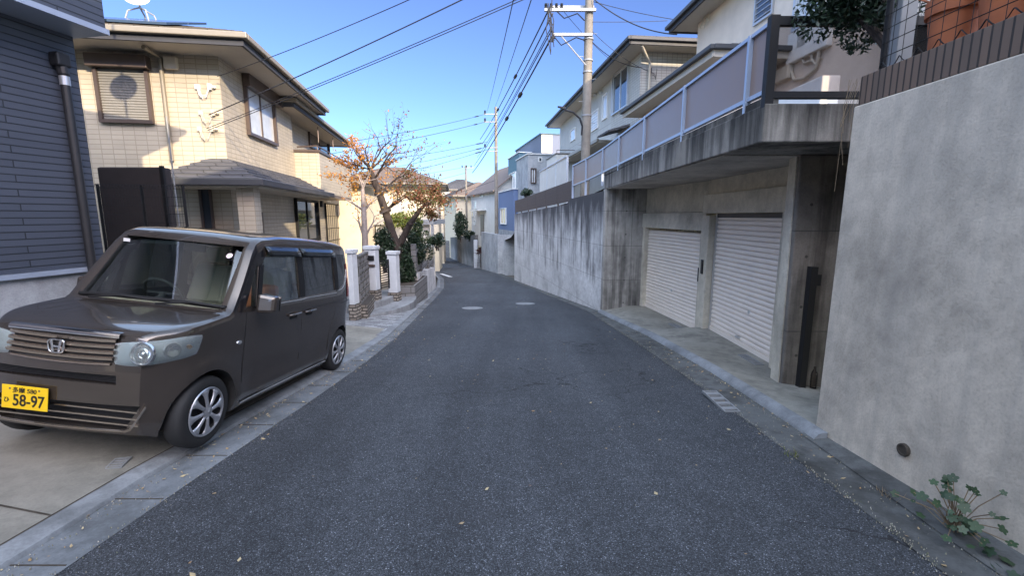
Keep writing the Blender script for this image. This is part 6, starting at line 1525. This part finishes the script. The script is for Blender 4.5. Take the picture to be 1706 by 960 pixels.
for i in range(33):
    x = -.36+.72*i/32; z0 = .742-.012*math.cos(x*4); rows.append([Vector((x, fy(x, z0+a, -.48)-b, z0+a)) for a, b in ((-.006, .001), (.0, .014), (.008, .012), (.012, .002))])
mb = MB(); mb.grid(rows); cbuild(mb, 'chrome_garnish', M['bchrome'], gr0, smooth=50)
# H badge
yb = fy(0, .84, -.48)-.040; mb = MB(); pts = []
for k in range(32):
    a = 2*math.pi*k/32; cx_, sz_ = math.cos(a), math.sin(a); ex = .055*math.copysign(abs(cx_)**.5, cx_); ez = .046*math.copysign(abs(sz_)**.5, sz_)
    pts.append((ex*(1+.14*ez/.046), yb, .842+ez))
mb.tube(pts, .006, 8, closed=True); bd = cbuild(mb, 'badge', M['chrome'], gr0, smooth=60)
mb = MB()
for s_ in (-1, 1): mb.hexa([(s_*.012-(.0 if s_ > 0 else .012), yb-.004, .802), (s_*.012+(.012 if s_ > 0 else 0), yb-.004, .802), (s_*.012+(.012 if s_ > 0 else 0), yb+.012, .802), (s_*.012-(.0 if s_ > 0 else .012), yb+.012, .802),
    (s_*.026-(.0 if s_ > 0 else .018), yb-.004, .882), (s_*.026+(.018 if s_ > 0 else 0), yb-.004, .882), (s_*.026+(.018 if s_ > 0 else 0), yb+.012, .882), (s_*.026-(.0 if s_ > 0 else .018), yb+.012, .882)])
mb.box(-.022, .022, yb-.003, yb+.012, .834, .847); cbuild(mb, 'badge_letter', M['chrome'], bd, bevel=.002)
mb = MB(); rows = [[(x, yb+.016, .798) for x in (-.046, .046)], [(x, yb+.016, .886) for x in (-.054, .054)]]; mb.grid(rows); cbuild(mb, 'badge_back', M['black'], bd)
# intake slats
mb = MB()
for z0 in (.61, .62, .63, .64, .65): mb.box(-.49, .39, -.44, -.43, z0-.003, z0+.003)
for k in range(24): mb.box(-.48+k*.036, -.476+k*.036, -.425, -.42, .602, .664)
gx = cbuild(mb, 'intake_grille', M['blackp'])
mb = MB()
for z0 in (.31, .36, .41): mb.box(-.55, .55, fy(0, z0, -.48)+.03, fy(0, z0, -.48)+.045, z0-.005, z0+.005)
cbuild(mb, 'intake_bar', M['bchrome'])
mb = MB(); mb.box(-.56, .56, -.335, -.325, .25, .70); cbuild(mb, 'radiator', M['blackp'])
rows = []
for i in range(33):
    x = -.60+1.2*i/32; z0 = .262+.20*max(0, (abs(x)-.46)/.14)**1.5 if abs(x) > .46 else .262
    z0 = min(z0, .50); rows.append([Vector((x, fy(x, z0+a, -.48)-b, z0+a)) for a, b in ((-.014, .002), (-.006, .012), (.004, .012), (.01, .002))])
mb = MB(); mb.grid(rows); cbuild(mb, 'bumper_lip', M['bchrome'], smooth=50)
# number plate
pcx, pz0, pw, ph = -.20, .375, .33, .165; yp = -.512
mb = MB(); mb.box(pcx-pw/2, pcx+pw/2, yp, yp+.006, pz0, pz0+ph); pt = cbuild(mb, 'number_plate', M['platey'], bevel=.002)
mb = MB(); mb.box(pcx-.12, pcx+.12, yp+.008, yp+.06, pz0+.02, pz0+ph-.02); cbuild(mb, 'plate_bracket', M['blackp'], pt)
def text(s, x, z, size, name, sx=1.0, ext=.0012):
    cu = bpy.data.curves.new(name, 'FONT'); cu.body = s; cu.size = size; cu.extrude = ext; cu.align_x = 'CENTER'; cu.offset = .0006*size/.05
    o = bpy.data.objects.new(name, cu); COL.objects.link(o); dg = bpy.context.evaluated_depsgraph_get(); dg.update()
    me = bpy.data.meshes.new_from_object(o.evaluated_get(dg)); bpy.data.objects.remove(o); me.transform(Matrix.Translation((x, yp-.0012, z)) @ Matrix.Rotation(math.pi/2, 4, 'X') @ Matrix.Scale(sx, 4, (1, 0, 0)))
    me.materials.clear(); me.materials.append(M['ink']); r = bpy.data.objects.new(name, me); COL.objects.link(r); r.parent = pt; return r
text('58-97', pcx+.03, pz0+.024, .115, 'plate_number', .86, .0014); text('多摩 580', pcx, pz0+.118, .042, 'plate_region', 1.1); text('ひ', pcx-.128, pz0+.045, .042, 'plate_kana')
mb = MB()
for s_ in (-1, 1): mb.lathe([(.007, 0), (.006, .003), (0, .003)], (pcx+s_*.105, yp-.0, pz0+.142), (0, -1, 0), 10)
cbuild(mb, 'plate_bolt', M['bchrome'], pt)
